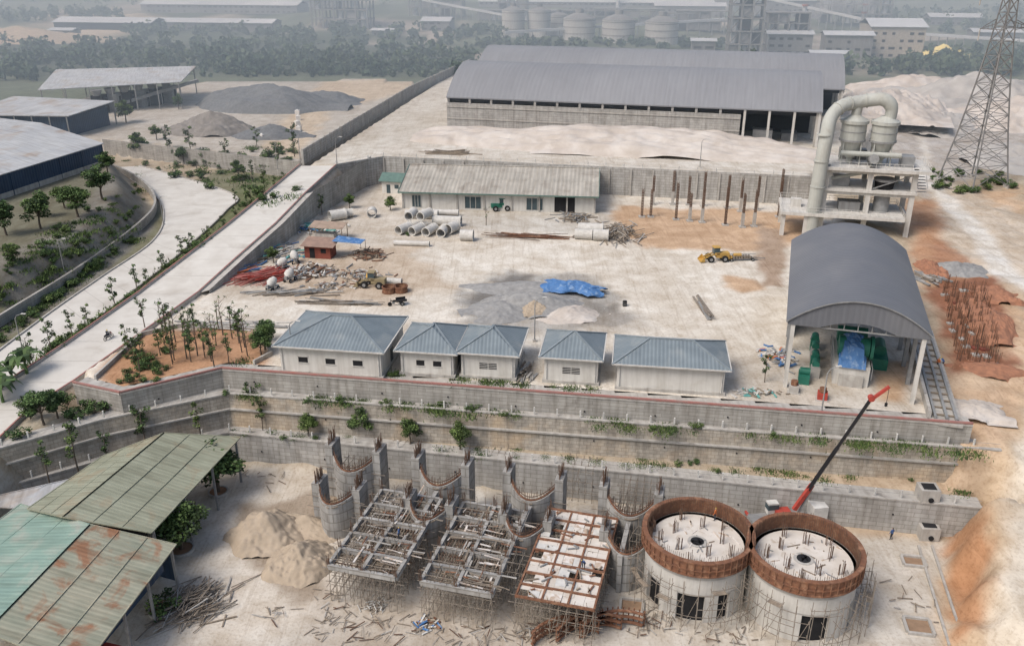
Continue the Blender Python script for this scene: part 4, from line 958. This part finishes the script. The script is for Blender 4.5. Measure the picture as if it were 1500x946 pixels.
for u,v in [(940,318),(956,300),(953,318),(990,322),(1010,324),(1008,300),(1028,326),(1030,302),(1062,330),(1065,305),(1084,310),(1104,332),(1108,308),(1087,333),(1140,318),(985,300),(1142,300)]:
    p=G(u,v,ZC); h=random.uniform(5.5,8)
    for dx in(-.2,0,.2):
        for dy in(-.2,.2): b.beam((p.x+dx,p.y+dy,ZC),(p.x+dx,p.y+dy,ZC+h+random.random()*.5),.07,REBAR)
    for k in range(int(h/.6)): b.box((p.x,p.y,ZC+.5+k*.6),(.5,.5,.06),REBAR)
    b.box((p.x,p.y,ZC+.1),(1.3,1.3,.3),CONC)
    if random.random()<.45: b.box((p.x,p.y,ZC+1.5),(.6,.6,3),CONC)
b.finish("rebar_columns")
b=MB()
for r_ in range(5):
    for c_ in range(11):
        p=GT(1382+r_*14+c_*2.2+random.uniform(-2,2),422+c_*10.5+r_*2)
        for k in range(7):
            dx,dy=random.uniform(-.35,.35),random.uniform(-.35,.35); b.beam((p.x+dx,p.y+dy,p.z-.2),(p.x+dx*1.3,p.y+dy*1.3,p.z+random.uniform(1.2,2.6)),.05,random.choice([REBAR,RUST]))
        if random.random()<.5: b.box((p.x,p.y,p.z+.1),(random.uniform(.5,1.2),random.uniform(.5,1.2),.3),random.choice([BRICK,CONC,RE]))
b.finish("foundation_starter_bars")
b=MB(); b.box((0,0,1.2),(5,3,2.4),BRICK); b.box((-1,-1.51,1.0),(1,.06,1.9),DARK); b.box((1.2,-1.51,1.5),(1,.06,.8),DARK)
b.slab([(-3,-2.2,2.5),(3.4,-2.2,2.5),(3.4,2,3.1),(-3,2,3.1)],.08,mat("rusty_sheet",(.33,.22,.17),(.22,.15,.12),1,ribs=.3))
b.slab([(2.6,-.5,3.2),(8,-.2,2.9),(8.2,2.2,3.0),(2.8,2.4,3.4)],.05,TARP); b.beam((8,-.2,0),(8,-.2,2.9),.08,TIMB); b.beam((8.1,2.1,0),(8.1,2.1,2.9),.08,TIMB)
b.finish("brick_site_hut",G(470,375,ZC),R(-10))
b=MB(); b.slab([(-4,-1.5,2.6),(3,-1.5,2.6),(3,2,3.0),(-4,2,3.0)],.08,mat("rusty_sheet2",(.38,.28,.22),(.26,.2,.15),1,ribs=.3))
for x in(-3.8,2.8):
    for y in(-1.3,1.8): b.beam((x,y,0),(x,y,2.8),.12,TIMB)
b.box((-1,0,.6),(4,2,1.2),CONC); b.finish("open_lean_to",G(485,350,ZC),R(-10))
def wheels(b,L,r,y,w_=.25):
    for x in L:
        for s_ in(-1,1): b.cyl((x,s_*y-w_/2,r),(x,s_*y+w_/2,r),r,RUBBER,n=16); b.cyl((x,s_*y-w_/2-.02,r),(x,s_*y+w_/2+.02,r),r*.5,STEEL,n=10)
def mixer(u,v,rz,m):
    b=MB(); wheels(b,(-.7,.7),.35,.6,.15); b.beam((-1,0,.6),(1.2,0,.6),.5,m,.15); b.tube([(-.8,0,1.0),(-.4,0,1.3),(.2,0,1.6),(.7,0,2.0)],[.35,.75,.75,.4],m,16); b.beam((-.2,.7,.6),(0,.7,1.7),.12,m); b.beam((-.2,-.7,.6),(0,-.7,1.7),.12,m); b.box((-1,0,1),(.5,.5,.6),STEEL); b.finish("concrete_mixer",G(u,v,ZC),rz)
mixer(415,395,.4,CONCL); mixer(425,412,1.2,CONCL); mixer(432,385,2,CONCL); mixer(545,415,.3,YEL); mixer(400,425,1,CONCL)
def loader(u,v,rz,m,name="wheel_loader"):
    b=MB(); wheels(b,(-1.2,1.4),.6,.95,.4); b.box((-.9,0,1.2),(2.4,1.3,.9),m); b.box((.2,0,1.5),(1,1.3,.5),m); b.box((.3,0,2.1),(1.1,1.2,1.1),GLASS); b.box((.3,0,2.7),(1.3,1.4,.12),m)
    for s_ in(-.5,.5): b.beam((.8,s_,1.4),(2.6,s_,.7),.18,m,.25)
    b.add([(2.5,-1.1,.2),(3.4,-1.1,.2),(2.6,-1.1,1.1),(2.5,1.1,.2),(3.4,1.1,.2),(2.6,1.1,1.1)],[(0,1,2),(3,5,4),(0,3,4,1),(0,2,5,3)],m); b.finish(name,G(u,v,ZC),rz)
loader(1050,382,R(185),YEL); loader(733,308,R(10),GRN); loader(548,420,R(170),mat("dull_machine",(.3,.24,.14)))
b=MB()
for i in range(9): b.box((i*.5,0,.7),(.3,1.0,.5),YEL if i<2 else SCAF)
b.beam((-.5,0,.45),(5.5,0,.45),.7,SCAF,.15); b.beam((0,.5,1.1),(5,-.3,1.3),.1,STEEL); b.cyl((1,0,1.1),(2.4,0,1.1),.35,YEL); wheels(b,(.5,4.5),.3,.6,.15); b.beam((5.5,0,.45),(7,0,.35),.12,STEEL); b.finish("towed_trailer",G(1066,382,ZC),R(5))
for x,y in((0,0),(3,.6),(5.5,-.5),(7.5,0)):
    m_=random.choice([CONCL,STEEL]); b=MB(); b.box((0,0,1),(1.6,1.4,1.7),m_); b.cyl((0,0,1.85),(0,0,2.3),.4,STEEL); b.box((0,0,.08),(1.9,1.7,.16),CONC); b.box((0,-.71,1),(1.1,.05,1),DARK); b.finish("generator_set",G(700,306,ZC)+Vector((x,y,0)),R(-8))
b=MB(); wheels(b,(-.7,),.35,.6,.12); b.cyl((1.2,-.06,.35),(1.2,.06,.35),.35,RUBBER,n=16); b.box((-.7,0,.75),(1.6,1.2,.08),BLACK)
for s_ in(-.6,.6): b.box((-.7,s_,.95),(1.6,.06,.35),BLACK)
b.beam((-.2,0,.5),(1.1,0,.9),.12,BLACK); b.beam((1.2,0,.35),(1.0,0,1.1),.08,STEEL); b.beam((1,-.35,1.15),(1,.35,1.15),.05,BLACK); b.box((.4,0,.85),(.6,.3,.15),RUBBER); b.box((.6,0,.5),(.4,.3,.35),STEEL)
b.finish("cargo_tricycle",G(582,447,ZC),R(200))
b=MB()
for y in(-.45,.85):
    n=18; pts=[(0,y+.3*math.cos(2*math.pi*i/n),.3+.3*math.sin(2*math.pi*i/n)) for i in range(n+1)]; b.tube(pts,.05,RUBBER,6); b.cyl((-.06,y,.3),(.06,y,.3),.1,STEEL)
b.beam((0,-.45,.3),(0,.1,.5),.1,BLACK); b.box((0,.15,.45),(.25,.4,.35),STEEL); b.tube([(0,-.6,.72),(0,-.2,.76),(0,.2,.74),(0,.45,.85)],[.08,.14,.13,.1],BLACK,8); b.beam((0,.85,.3),(0,.62,1.0),.09,STEEL); b.beam((-.32,.58,1.02),(.32,.58,1.02),.05,BLACK); b.box((0,.75,.85),(.2,.15,.2),REDP); b.beam((0,.8,.6),(0,.95,.62),.15,REDP,.05)
b.finish("motorcycle",mp_,R(-20))
# ---------------------------------------------------------------- pylon
def pylon(p,h,w0,rz):
    b=MB(); PS=mat("galvanised_lattice",(.24,.235,.23),(.18,.175,.17)); prof=[(0,w0),(.22,w0*.7),(.42,w0*.48),(.6,w0*.32),(.78,w0*.2),(1,w0*.12)]
    lv=[]; N=16
    for i in range(N+1):
        t=(i/N)**.85; w_=np.interp(t,[a for a,_ in prof],[c for _,c in prof]); lv.append((t*h,w_/2))
    cs=[(1,1),(-1,1),(-1,-1),(1,-1)]
    for i in range(N):
        z0,a=lv[i];z1,c=lv[i+1]; th=.26 if i<8 else .2
        for k in range(4):
            x,y=cs[k];x2,y2=cs[(k+1)%4]
            b.beam((x*a,y*a,z0),(x*c,y*c,z1),th,PS); b.beam((x*a,y*a,z0),(x2*c,y2*c,z1),.12,PS); b.beam((x2*a,y2*a,z0),(x*c,y*c,z1),.12,PS); b.beam((x*c,y*c,z1),(x2*c,y2*c,z1),.12,PS)
            if i<5: b.beam((x*(a+c)/2,y*(a+c)/2,(z0+z1)/2),(x2*(a+c)/2,y2*(a+c)/2,(z0+z1)/2),.09,PS)
    for z,l in((h*.66,7),(h*.8,8.5),(h*.93,6.5)):
        a=np.interp(z/h,[q for q,_ in prof],[c for _,c in prof])/2
        for s_ in(-1,1):
            for y in(-a,a): b.beam((s_*a,y,z),(s_*l,0,z+.3),.14,PS); b.beam((s_*a,y,z+2),(s_*l,0,z+.3),.14,PS)
            for k in range(1,5): t=k/5; b.beam((s_*(a+(l-a)*t),0,z+.1),(s_*(a+(l-a)*t),0,z+2-1.7*t),.1,PS)
            b.cyl((s_*l,0,z+.2),(s_*l,0,z-2.2),.14,CONC,n=8)
    for x,y in cs: b.box((x*w0/2,y*w0/2,-.2),(1.4,1.4,1.2),CONC)
    b.finish("electricity_pylon",p,rz)
pylon(GT(1424,268),52,10.5,R(20))
def lamp(p,h=7):
    b=MB(); b.tube([(0,0,0),(0,0,h),(.3,0,h+.5),(1.2,0,h+.8)],[.1,.07,.05,.04],STEEL,8); b.box((1.4,0,h+.8),(.7,.25,.1),PST); b.box((0,0,.15),(.5,.5,.3),CONC); b.finish("street_lamp",p,R(random.uniform(-20,20)))
for u,v,h in((440,236,6),(494,243,6),(407,250,7),(1025,246,6),(1203,605,5.5),(783,500,6),(430,535,6)):
    lamp(G(u,v,ZD if v<250 else ZC),h)
for u,v in((35,520),(95,400),(240,330)): lamp(GT(u,v),6)
# ---------------------------------------------------------------- trees
def leaves(b,cl,size):
    for (c,r,n) in cl:
        k=random.choices(LF,[.30,.44,.26])[0]
        vs=[];fs=[];vs2=[];fs2=[]
        for i in range(n):
            d=Vector((random.gauss(0,1),random.gauss(0,1),random.gauss(0,1))).normalized()*r*random.random()**.4
            p=Vector(c)+Vector((d.x,d.y,d.z*.75)); a=Vector((random.gauss(0,1),random.gauss(0,1),random.gauss(0,.5))).normalized(); bb=a.cross(Vector((random.gauss(0,1),random.gauss(0,1),random.gauss(0,1)))).normalized()
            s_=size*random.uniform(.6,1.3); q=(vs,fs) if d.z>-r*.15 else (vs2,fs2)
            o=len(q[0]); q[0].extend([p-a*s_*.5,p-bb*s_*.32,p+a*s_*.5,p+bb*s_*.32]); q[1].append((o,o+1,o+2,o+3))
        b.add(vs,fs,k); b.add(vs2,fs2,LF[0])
def treemesh(kind,seed):
    random.seed(seed); b=MB()
    if kind=="broad":
        b.tube([(0,0,-.3),(.1,0,1.0),(.05,.1,2.2),(.1,.1,3.4)],[.2,.16,.12,.06],BARK,7); cl=[]
        for i in range(11):
            a=i*2.4; rr_=random.uniform(.9,1.8); z=random.uniform(2.3,4.7); e=(math.cos(a)*rr_,math.sin(a)*rr_,z); b.tube([(.05,.1,1.7+.1*i),(e[0]*.5,e[1]*.5,z*.75+.3),e],[.08,.05,.02],BARK,5); cl.append((e,random.uniform(.75,1.15),150))
        for i in range(7): cl.append(((random.uniform(-.9,.9),random.uniform(-.9,.9),random.uniform(3.2,5.5)),.95,140))
        leaves(b,cl,.36)
    elif kind=="sapling":
        b.tube([(0,0,-.2),(.06,.03,1.5),(.0,.08,3),(.1,.05,4.6)],[.09,.07,.05,.02],BARK,6); cl=[]
        for i in range(9):
            a=random.random()*6.28; z=1.5+i*.36; rr_=random.uniform(.25,.8); e=(math.cos(a)*rr_,math.sin(a)*rr_,z+.5); b.tube([(.02,.05,z),e],[.03,.015],BARK,4); cl.append((e,random.uniform(.3,.55),44))
        leaves(b,cl,.26)
    elif kind=="bare":
        b.tube([(0,0,-.2),(.1,.03,2),(.0,.1,3.5),(.15,.05,5)],[.1,.08,.05,.02],BARK,6); cl=[]
        for i in range(9):
            a=random.random()*6.28; z=1.6+i*.35; rr_=random.uniform(.4,1.1); e=(math.cos(a)*rr_,math.sin(a)*rr_,z+random.uniform(.5,1.1)); b.tube([(.02,.05,z),e],[.04,.012],BARK,4)
            if random.random()<.6: cl.append((e,.3,14))
        leaves(b,cl,.2)
    elif kind=="bush":
        cl=[((random.uniform(-.7,.7),random.uniform(-.7,.7),random.uniform(.2,.9)),random.uniform(.35,.6),60) for i in range(8)]
        for c,r,n in cl: b.tube([(0,0,-.1),c],[.04,.015],BARK,4)
        leaves(b,cl,.22)
    elif kind=="grass":
        for i in range(170):
            x,y=random.gauss(0,.9),random.gauss(0,.9); h=random.uniform(.15,.5); a=random.random()*3.14; dx,dy=math.cos(a)*.09,math.sin(a)*.09
            b.add([(x-dx,y-dy,-.05),(x+dx,y+dy,-.05),(x+random.uniform(-.2,.2),y+random.uniform(-.2,.2),h)],[(0,1,2)],random.choice(LF))
    elif kind=="banana":
        for i in range(11):
            a=i*2.4; l=random.uniform(1.3,2.2); pts=[(0,0,1.2),(math.cos(a)*l*.4,math.sin(a)*l*.4,2.3),(math.cos(a)*l*.8,math.sin(a)*l*.8,2.3),(math.cos(a)*l*1.1,math.sin(a)*l*1.1,1.6)]
            sd_=Vector((-math.sin(a),math.cos(a),0)); wds=[.05,.28,.25,.03]; vs=[]
            for q_,w_ in zip(pts,wds): vs+=[Vector(q_)-sd_*w_,Vector(q_)+sd_*w_]
            b.add(vs,[(0,1,3,2),(2,3,5,4),(4,5,7,6)],LF[i%2])
        b.tube([(0,0,-.2),(0,0,1.4)],[.18,.1],LF[1],7)
    me=bpy.data.meshes.new(kind); me.from_pydata(b.v,[],b.f)
    for m_ in b.mats: me.materials.append(m_)
    me.polygons.foreach_set("material_index",b.m); return me
TM={k:[treemesh(k,s_*7+len(k)) for s_ in range(n)] for k,n in(("broad",5),("sapling",4),("bare",3),("bush",3),("grass",2),("banana",1))}
NAMES={"broad":"broadleaf_tree","sapling":"sapling_tree","bare":"bare_young_tree","bush":"shrub","grass":"grass_tuft","banana":"banana_plant"}
random.seed(5)
def plant(kind,p,s_=1.,name=None,par=None):
    o=bpy.data.objects.new(name or NAMES[kind],random.choice(TM[kind])); scn.collection.objects.link(o); o.location=p; o.rotation_euler=(0,0,random.random()*6.28); k=s_*random.uniform(.9,1.1); o.scale=(k*random.uniform(.9,1.1),k*random.uniform(.9,1.1),k)
    if par: o.parent=par
    return o
def emp(name):
    o=bpy.data.objects.new(name,None); scn.collection.objects.link(o); return o
plant("broad",G(320,722,0),1.45); plant("broad",G(266,806,0),1.25)
plant("bush",G(240,893,0),1.8)
for u,v,r_ in((320,722,1.3),(266,806,1.5),(240,893,1.6)):
    b=MB(); b.arcwall((0,0),r_,0,2*math.pi,-.1,.4,.2,CONC,20); b.cyl((0,0,.02),(0,0,.25),r_-.2,mat("planter_soil",(.3,.17,.1)),n=20); b.finish("tree_planter",G(u,v,0))
for u,v,s_ in((452,638,.6),(530,638,.72),(601,650,.6),(674,658,.68)): plant("broad",G(u,v,ZA),s_)
for u,v in((72,705),(160,680),(295,642),(385,630),(213,650)): plant("sapling",G(u,v,ZA),1.0)
for u,v in((290,618),(376,622),(115,690),(215,655)): plant("sapling",G(u,v,ZA),1.3)
for u,v,s_ in((65,622,1.1),(45,614,.9),(85,612,.9)): plant("broad",G(u,v,ZB),s_*.75)
for u,v in((110,612),(125,600),(100,592),(30,640),(140,605),(160,600)): plant("bush",G(u,v,ZB),1.3)
b=MB(); bw_=Gl([(140,556),(208,492),(262,480),(372,476),(398,520),(372,534)],ZC)
for p,q in zip(bw_[:-1],bw_[1:]): b.beam(p+Vector((0,0,.3)),q+Vector((0,0,.3)),.3,CONC,.7)
b.finish("planting_bed_wall")
for i in range(36):
    u,v=random.uniform(190,370),random.uniform(480,540)
    if u<215 and v<500: continue
    plant(random.choice(["bare","bare","bare","sapling"]),G(u,v,ZC),random.uniform(.7,1.05))
for u,v in((388,512),(392,500),(383,520)): plant("broad",G(u,v,ZC),.68)
for u,v in((212,478),(190,520),(205,545),(300,512),(280,530),(350,500)): plant("sapling",G(u,v,ZC),.95)
for i in range(28): plant("bush",G(random.uniform(172,245),random.uniform(515,562),ZC),random.uniform(.5,1.0))
for u,v,k,s_ in((512,305,"broad",.62),(572,308,"broad",.5),(712,330,"bare",.8),(401,385,"broad",.5),(472,315,"sapling",1),(1120,560,"sapling",.9),(505,312,"bush",.9),(598,345,"bush",.6)): plant(k,G(u,v,ZC),s_)
ge=emp("verge_vegetation")
for i in range(len(rl)-1):
    for k in range(20):
        t=random.random(); p=rl[i].lerp(rl[i+1],t)+Vector((-random.uniform(1.0,5.5),0,0)); p.z=hz1(p.x,p.y)
        plant(random.choice(["bush","bush","grass","bush"]),p,random.uniform(.5,1.6),"shrub_part",ge)
    for k in range(3):
        p=rl[i].lerp(rl[i+1],(k+.5)/3)+Vector((-random.uniform(1.5,3.5),0,0)); p.z=hz1(p.x,p.y); plant("sapling",p,random.uniform(.8,1.3))
for u,v in((20,560),(-5,575),(40,548),(5,590)): plant("banana",GT(u,v),1.4)
for u,v,s_ in((115,318,1.35),(150,292,1.3),(60,335,1.15),(10,345,1.3),(95,305,.9),(205,228,1.15),(270,240,1.05),(350,262,.9),(185,180,1.2),(262,160,.9),(65,318,.9),(130,240,.9),(158,255,1.0),(20,385,.6),(230,205,.8)): plant("broad",GT(u,v),s_)
for i in range(100):
    u,v=random.uniform(160,440),random.uniform(212,305)
    if v>240+max(0,(u-160))*.25 and u<345: continue
    plant(random.choice(["bush","bush","bush","sapling","grass"]),GT(u,v),random.uniform(.7,1.9),"shrub_part",ge)
for i in range(120):
    u=random.uniform(-10,215); v=np.interp(u,[0,120,215],[455,385,300])+random.uniform(-70,20); plant(random.choice(["bush","grass","grass"]),GT(u,v),random.uniform(.5,1.3),"shrub_part",ge)
for i in range(60):
    u=random.uniform(-10,200); v=np.interp(u,[0,200],[500,348])+random.uniform(-6,3); plant(random.choice(["bush","bush","grass"]),GT(u,v),random.uniform(.6,1.2),"shrub_part",ge)
gt=emp("terrace_grass")
for i in range(170):
    t=random.random(); A_,B2,z=random.choice([(W2[3],W2[4],ZA),(W3[2],W3[3],ZB),(W3[2],W3[3],ZB),(W3[2],W3[3],ZC)])
    p=A_.lerp(B2,t); p=Vector((p.x,p.y-random.uniform(.4,2.8) if z<ZC else p.y+random.uniform(1.5,3),z))
    if z==ZC and t>.6: continue
    plant("grass" if random.random()<.88 else "bush",p,random.uniform(.4,.9) if z>ZA else random.uniform(.3,.7),"grass_part",gt)
for i in range(22): plant("bush",G(random.uniform(640,740),random.uniform(590,596),ZB),random.uniform(.35,.6),"shrub_part",gt)
for i in range(34): plant("bush",GT(random.uniform(1365,1490),random.uniform(252,284)),random.uniform(.7,1.5),"shrub_part",ge)
# ---------------------------------------------------------------- distant tree masses
def mass(name,areas,size):
    pts=[]
    for (u0,u1,v0,v1,n,h) in areas:
        for i in range(n):
            p=GT(random.uniform(u0,u1),random.uniform(v0,v1)); hh=h*random.uniform(.5,1.2); r_=hh*.48
            m_=34
            d=rng.normal(size=(m_,3)); d/=np.linalg.norm(d,axis=1)[:,None]; d*=(rng.random((m_,1))**.35)*r_
            pts.append(np.array([p.x,p.y,p.z+hh*.5])+d*[1,1,1.0])
    C=np.concatenate(pts); n=len(C)
    a=rng.normal(size=(n,3)); a/=np.linalg.norm(a,axis=1)[:,None]; c=np.cross(a,rng.normal(size=(n,3))); c/=np.linalg.norm(c,axis=1)[:,None]
    s_=size*(.6+.8*rng.random((n,1)))
    V=np.stack([C-a*s_*.6,C-c*s_*.45,C+a*s_*.6,C+c*s_*.45],1).reshape(-1,3)
    me=bpy.data.meshes.new(name); me.from_pydata(V.tolist(),[],np.arange(n*4).reshape(-1,4).tolist()); me.materials.append(FARV); me.materials.append(FARV2)
    me.polygons.foreach_set("material_index",np.repeat((rng.random(n//34+1)<.4).astype(np.int32),34)[:n])
    o=bpy.data.objects.new(name,me); scn.collection.objects.link(o)
mass("distant_trees",[(0,700,66,100,200,8),(480,700,96,110,40,6),(0,50,100,120,26,9),(290,480,84,110,60,7),(180,740,44,58,120,8),(0,180,20,34,50,10),(700,1060,62,72,90,5),(1060,1500,98,112,90,8),(1330,1500,80,100,60,8),(1250,1500,20,50,70,9),(0,1500,-30,10,160,14)],2.2)
mass("hillside_shrubs",[(0,700,60,110,500,3.5),(290,690,100,114,140,3)],1.4)
# ---------------------------------------------------------------- distant factory
def fbox(u,v,w_,d_,h,m=FARB,name="factory_building",roof=FARR,rz=None):
    p=GT(u,v); b=MB(); b.box((0,d_/2,h/2),(w_,d_,h),m)
    b.slab([(-w_/2-1,-1,h),(w_/2+1,-1,h),(w_/2+1,d_/2,h+d_*.12),(-w_/2-1,d_/2,h+d_*.12)],.3,roof); b.slab([(-w_/2-1,d_/2,h+d_*.12),(w_/2+1,d_/2,h+d_*.12),(w_/2+1,d_+1,h),(-w_/2-1,d_+1,h)],.3,roof)
    nfl=max(1,int(h/4)); nw=max(2,int(w_/5))
    for k in range(nfl):
        for i in range(nw):
            if random.random()<.8: b.box((-w_/2+w_*(i+.5)/nw,-.03,2.2+k*4),(w_/nw*random.uniform(.3,.7),.15,1.4),DARK)
    b.finish(name,p-Vector((0,0,.5)),R(-8) if rz is None else rz)
def frame(u,v,nx_,ny_,nz_,sx_,sz_,name="preheater_frame_tower",fill=.3):
    p=GT(u,v); b=MB()
    for i in range(nx_+1):
        for j in range(ny_+1): b.box((i*sx_,j*sx_,nz_*sz_/2),(1,1,nz_*sz_),FARB)
    for k in range(1,nz_+1):
        b.box((nx_*sx_/2,ny_*sx_/2,k*sz_),(nx_*sx_+1.5,ny_*sx_+1.5,.7),FARB)
        for i in range(nx_):
            if random.random()<fill: b.box(((i+.5)*sx_,sx_*.4,k*sz_-sz_/2),(sx_*.8,sx_*.6,sz_*.8),random.choice([STEEL,FARB,DARK]))
            if random.random()<.35: b.cyl(((i+.5)*sx_,sx_*.5,(k-1)*sz_),((i+.5)*sx_,sx_*.5,k*sz_),sx_*.25,FARR,n=12)
            if random.random()<.4: b.beam((i*sx_,0,(k-1)*sz_),((i+1)*sx_,0,k*sz_),.4,FARB)
    b.finish(name,p,R(-8))
def fsilo(u,v,r,h,name="cement_silo"):
    p=GT(u,v); b=MB(); b.cyl((0,0,-1),(0,0,h),r,FARL,n=28); b.cyl((0,0,h),(0,0,h+r*.3),r*1.02,FARB,r1=r*.3,n=28); b.cyl((0,0,h+r*.25),(0,0,h+r*.55),r*.25,FARB)
    for k in(.3,.6,.9): b.cyl((0,0,h*k),(0,0,h*k+.5),r*1.02,FARB,n=28)
    b.beam((0,0,h+r*.45),(r*2.2,0,h+r*.45),.8,STEEL)
    b.finish(name,p)
for u in(752,790): fsilo(u,54,8,18)
for u,v in((848,58),(905,61),(968,64),(818,52)): fsilo(u,v,11 if u>830 else 7,14)
frame(458,42,5,2,5,9,7); frame(600,24,5,2,2,9,7,"factory_frame"); frame(1065,84,3,2,7,6,7,fill=.5); frame(1120,80,4,2,4,6,6,"factory_frame",.5); frame(700,30,14,1,1,9,8,"pipe_rack",.5); frame(990,46,5,1,2,8,7,"pipe_rack",.5); frame(1200,34,6,2,3,9,7,"factory_frame",.4); frame(730,26,3,2,3,8,6,"factory_frame"); frame(870,36,6,1,2,9,6,"pipe_rack",.4)
fbox(300,46,110,20,7); fbox(320,20,150,30,8); fbox(150,44,80,25,6,m=DARK); fbox(90,54,18,10,5); fbox(638,46,22,20,8); fbox(1310,86,30,30,18,m=mat("beige_cladding",(.42,.38,.32))); fbox(1240,88,26,14,14,m=FARB); fbox(1155,82,26,16,13,m=STEEL); fbox(1215,97,20,10,7,m=BLUEW)
fbox(870,16,220,20,8); fbox(1010,26,60,20,10); fbox(400,10,160,25,7); fbox(1150,26,60,20,14); fbox(1400,38,40,20,7); fbox(1060,8,80,30,14); fbox(1460,60,30,15,6); fbox(560,54,16,10,5); fbox(1030,74,14,10,6)
for u,v,h in((1085,44,45),(745,26,30),(1172,70,26),(905,14,34),(500,34,50),(1260,60,24)):
    p=GT(u,v); b=MB(); b.cyl((0,0,0),(0,0,h),1.8,FARR,r1=1.3,n=16)
    for k in(.5,.75,.97): b.cyl((0,0,h*k),(0,0,h*k+1.2),2.0,REDPALE,n=16)
    b.finish("factory_chimney",p)
def gallery(a,c_,h0,h1,w_):
    b=MB(); p,q=GT(*a),GT(*c_)
    for k in range(18):
        t=k/17; c=p.lerp(q,t); b.beam((c.x,c.y,c.z-3),(c.x,c.y,c.z+h0+(h1-h0)*t-.5),.6,STEEL)
    b.beam(p+Vector((0,0,h0)),q+Vector((0,0,h1)),w_,FARR,w_*.8); b.finish("overhead_conveyor_gallery")
gallery((740,64),(1060,52),7,11,2); gallery((1290,68),(1500,78),9,7,2); gallery((1120,34),(1320,54),18,6,2.2); gallery((620,26),(760,38),14,6,2)
heap("yellow_mineral_stockpile",1378,88,None,22,12,8,mat("yellow_mineral",(.72,.60,.25),(.62,.50,.2),.2),0,.8,40)
heap("spoil_heap",30,60,None,60,25,9,SAND,0,.8,41)
for i,(u,v) in enumerate([(436,168),(437,176),(436,184),(412,200),(384,204),(438,192)]):
    b=MB(); b.box((0,0,.75),(1.5,1.5,1.4),WHITEP,.3*i); b.cyl((0,0,1.4),(0,0,1.75),.6,WHITEP,r1=.2,n=10); b.finish("bulk_bag",G(u,v,12))
def volmat(name,dens,col):
    m=bpy.data.materials.new(name); m.use_nodes=True; n=m.node_tree.nodes; n.clear(); o=n.new("ShaderNodeOutputMaterial"); v=n.new("ShaderNodeVolumeScatter")
    v.inputs["Color"].default_value=(*col,1); v.inputs["Density"].default_value=dens; m.node_tree.links.new(v.outputs[0],o.inputs["Volume"]); return m
ST=volmat("steam",.05,(1,1,1)); p=GT(1232,62); b=MB()
for i in range(12):
    t=i/11; c=Vector((-22+40*t+random.uniform(-4,4),random.uniform(-4,4),20+9*math.sin(t*3)+random.uniform(-3,3))); r_=4+5*math.sin(t*3)
    b.tube([c+Vector((0,0,r_*math.cos(math.pi*j/8))) for j in range(9)],[max(.05,r_*math.sin(math.pi*j/8)) for j in range(9)],ST,12)
b.finish("steam_plume",p,uv=False)
HZ=volmat("haze",.0016,(.74,.88,1.0))
b=MB(); b.box((0,2310,18),(7000,4200,120),HZ); b.finish("haze_atmosphere",uv=False)
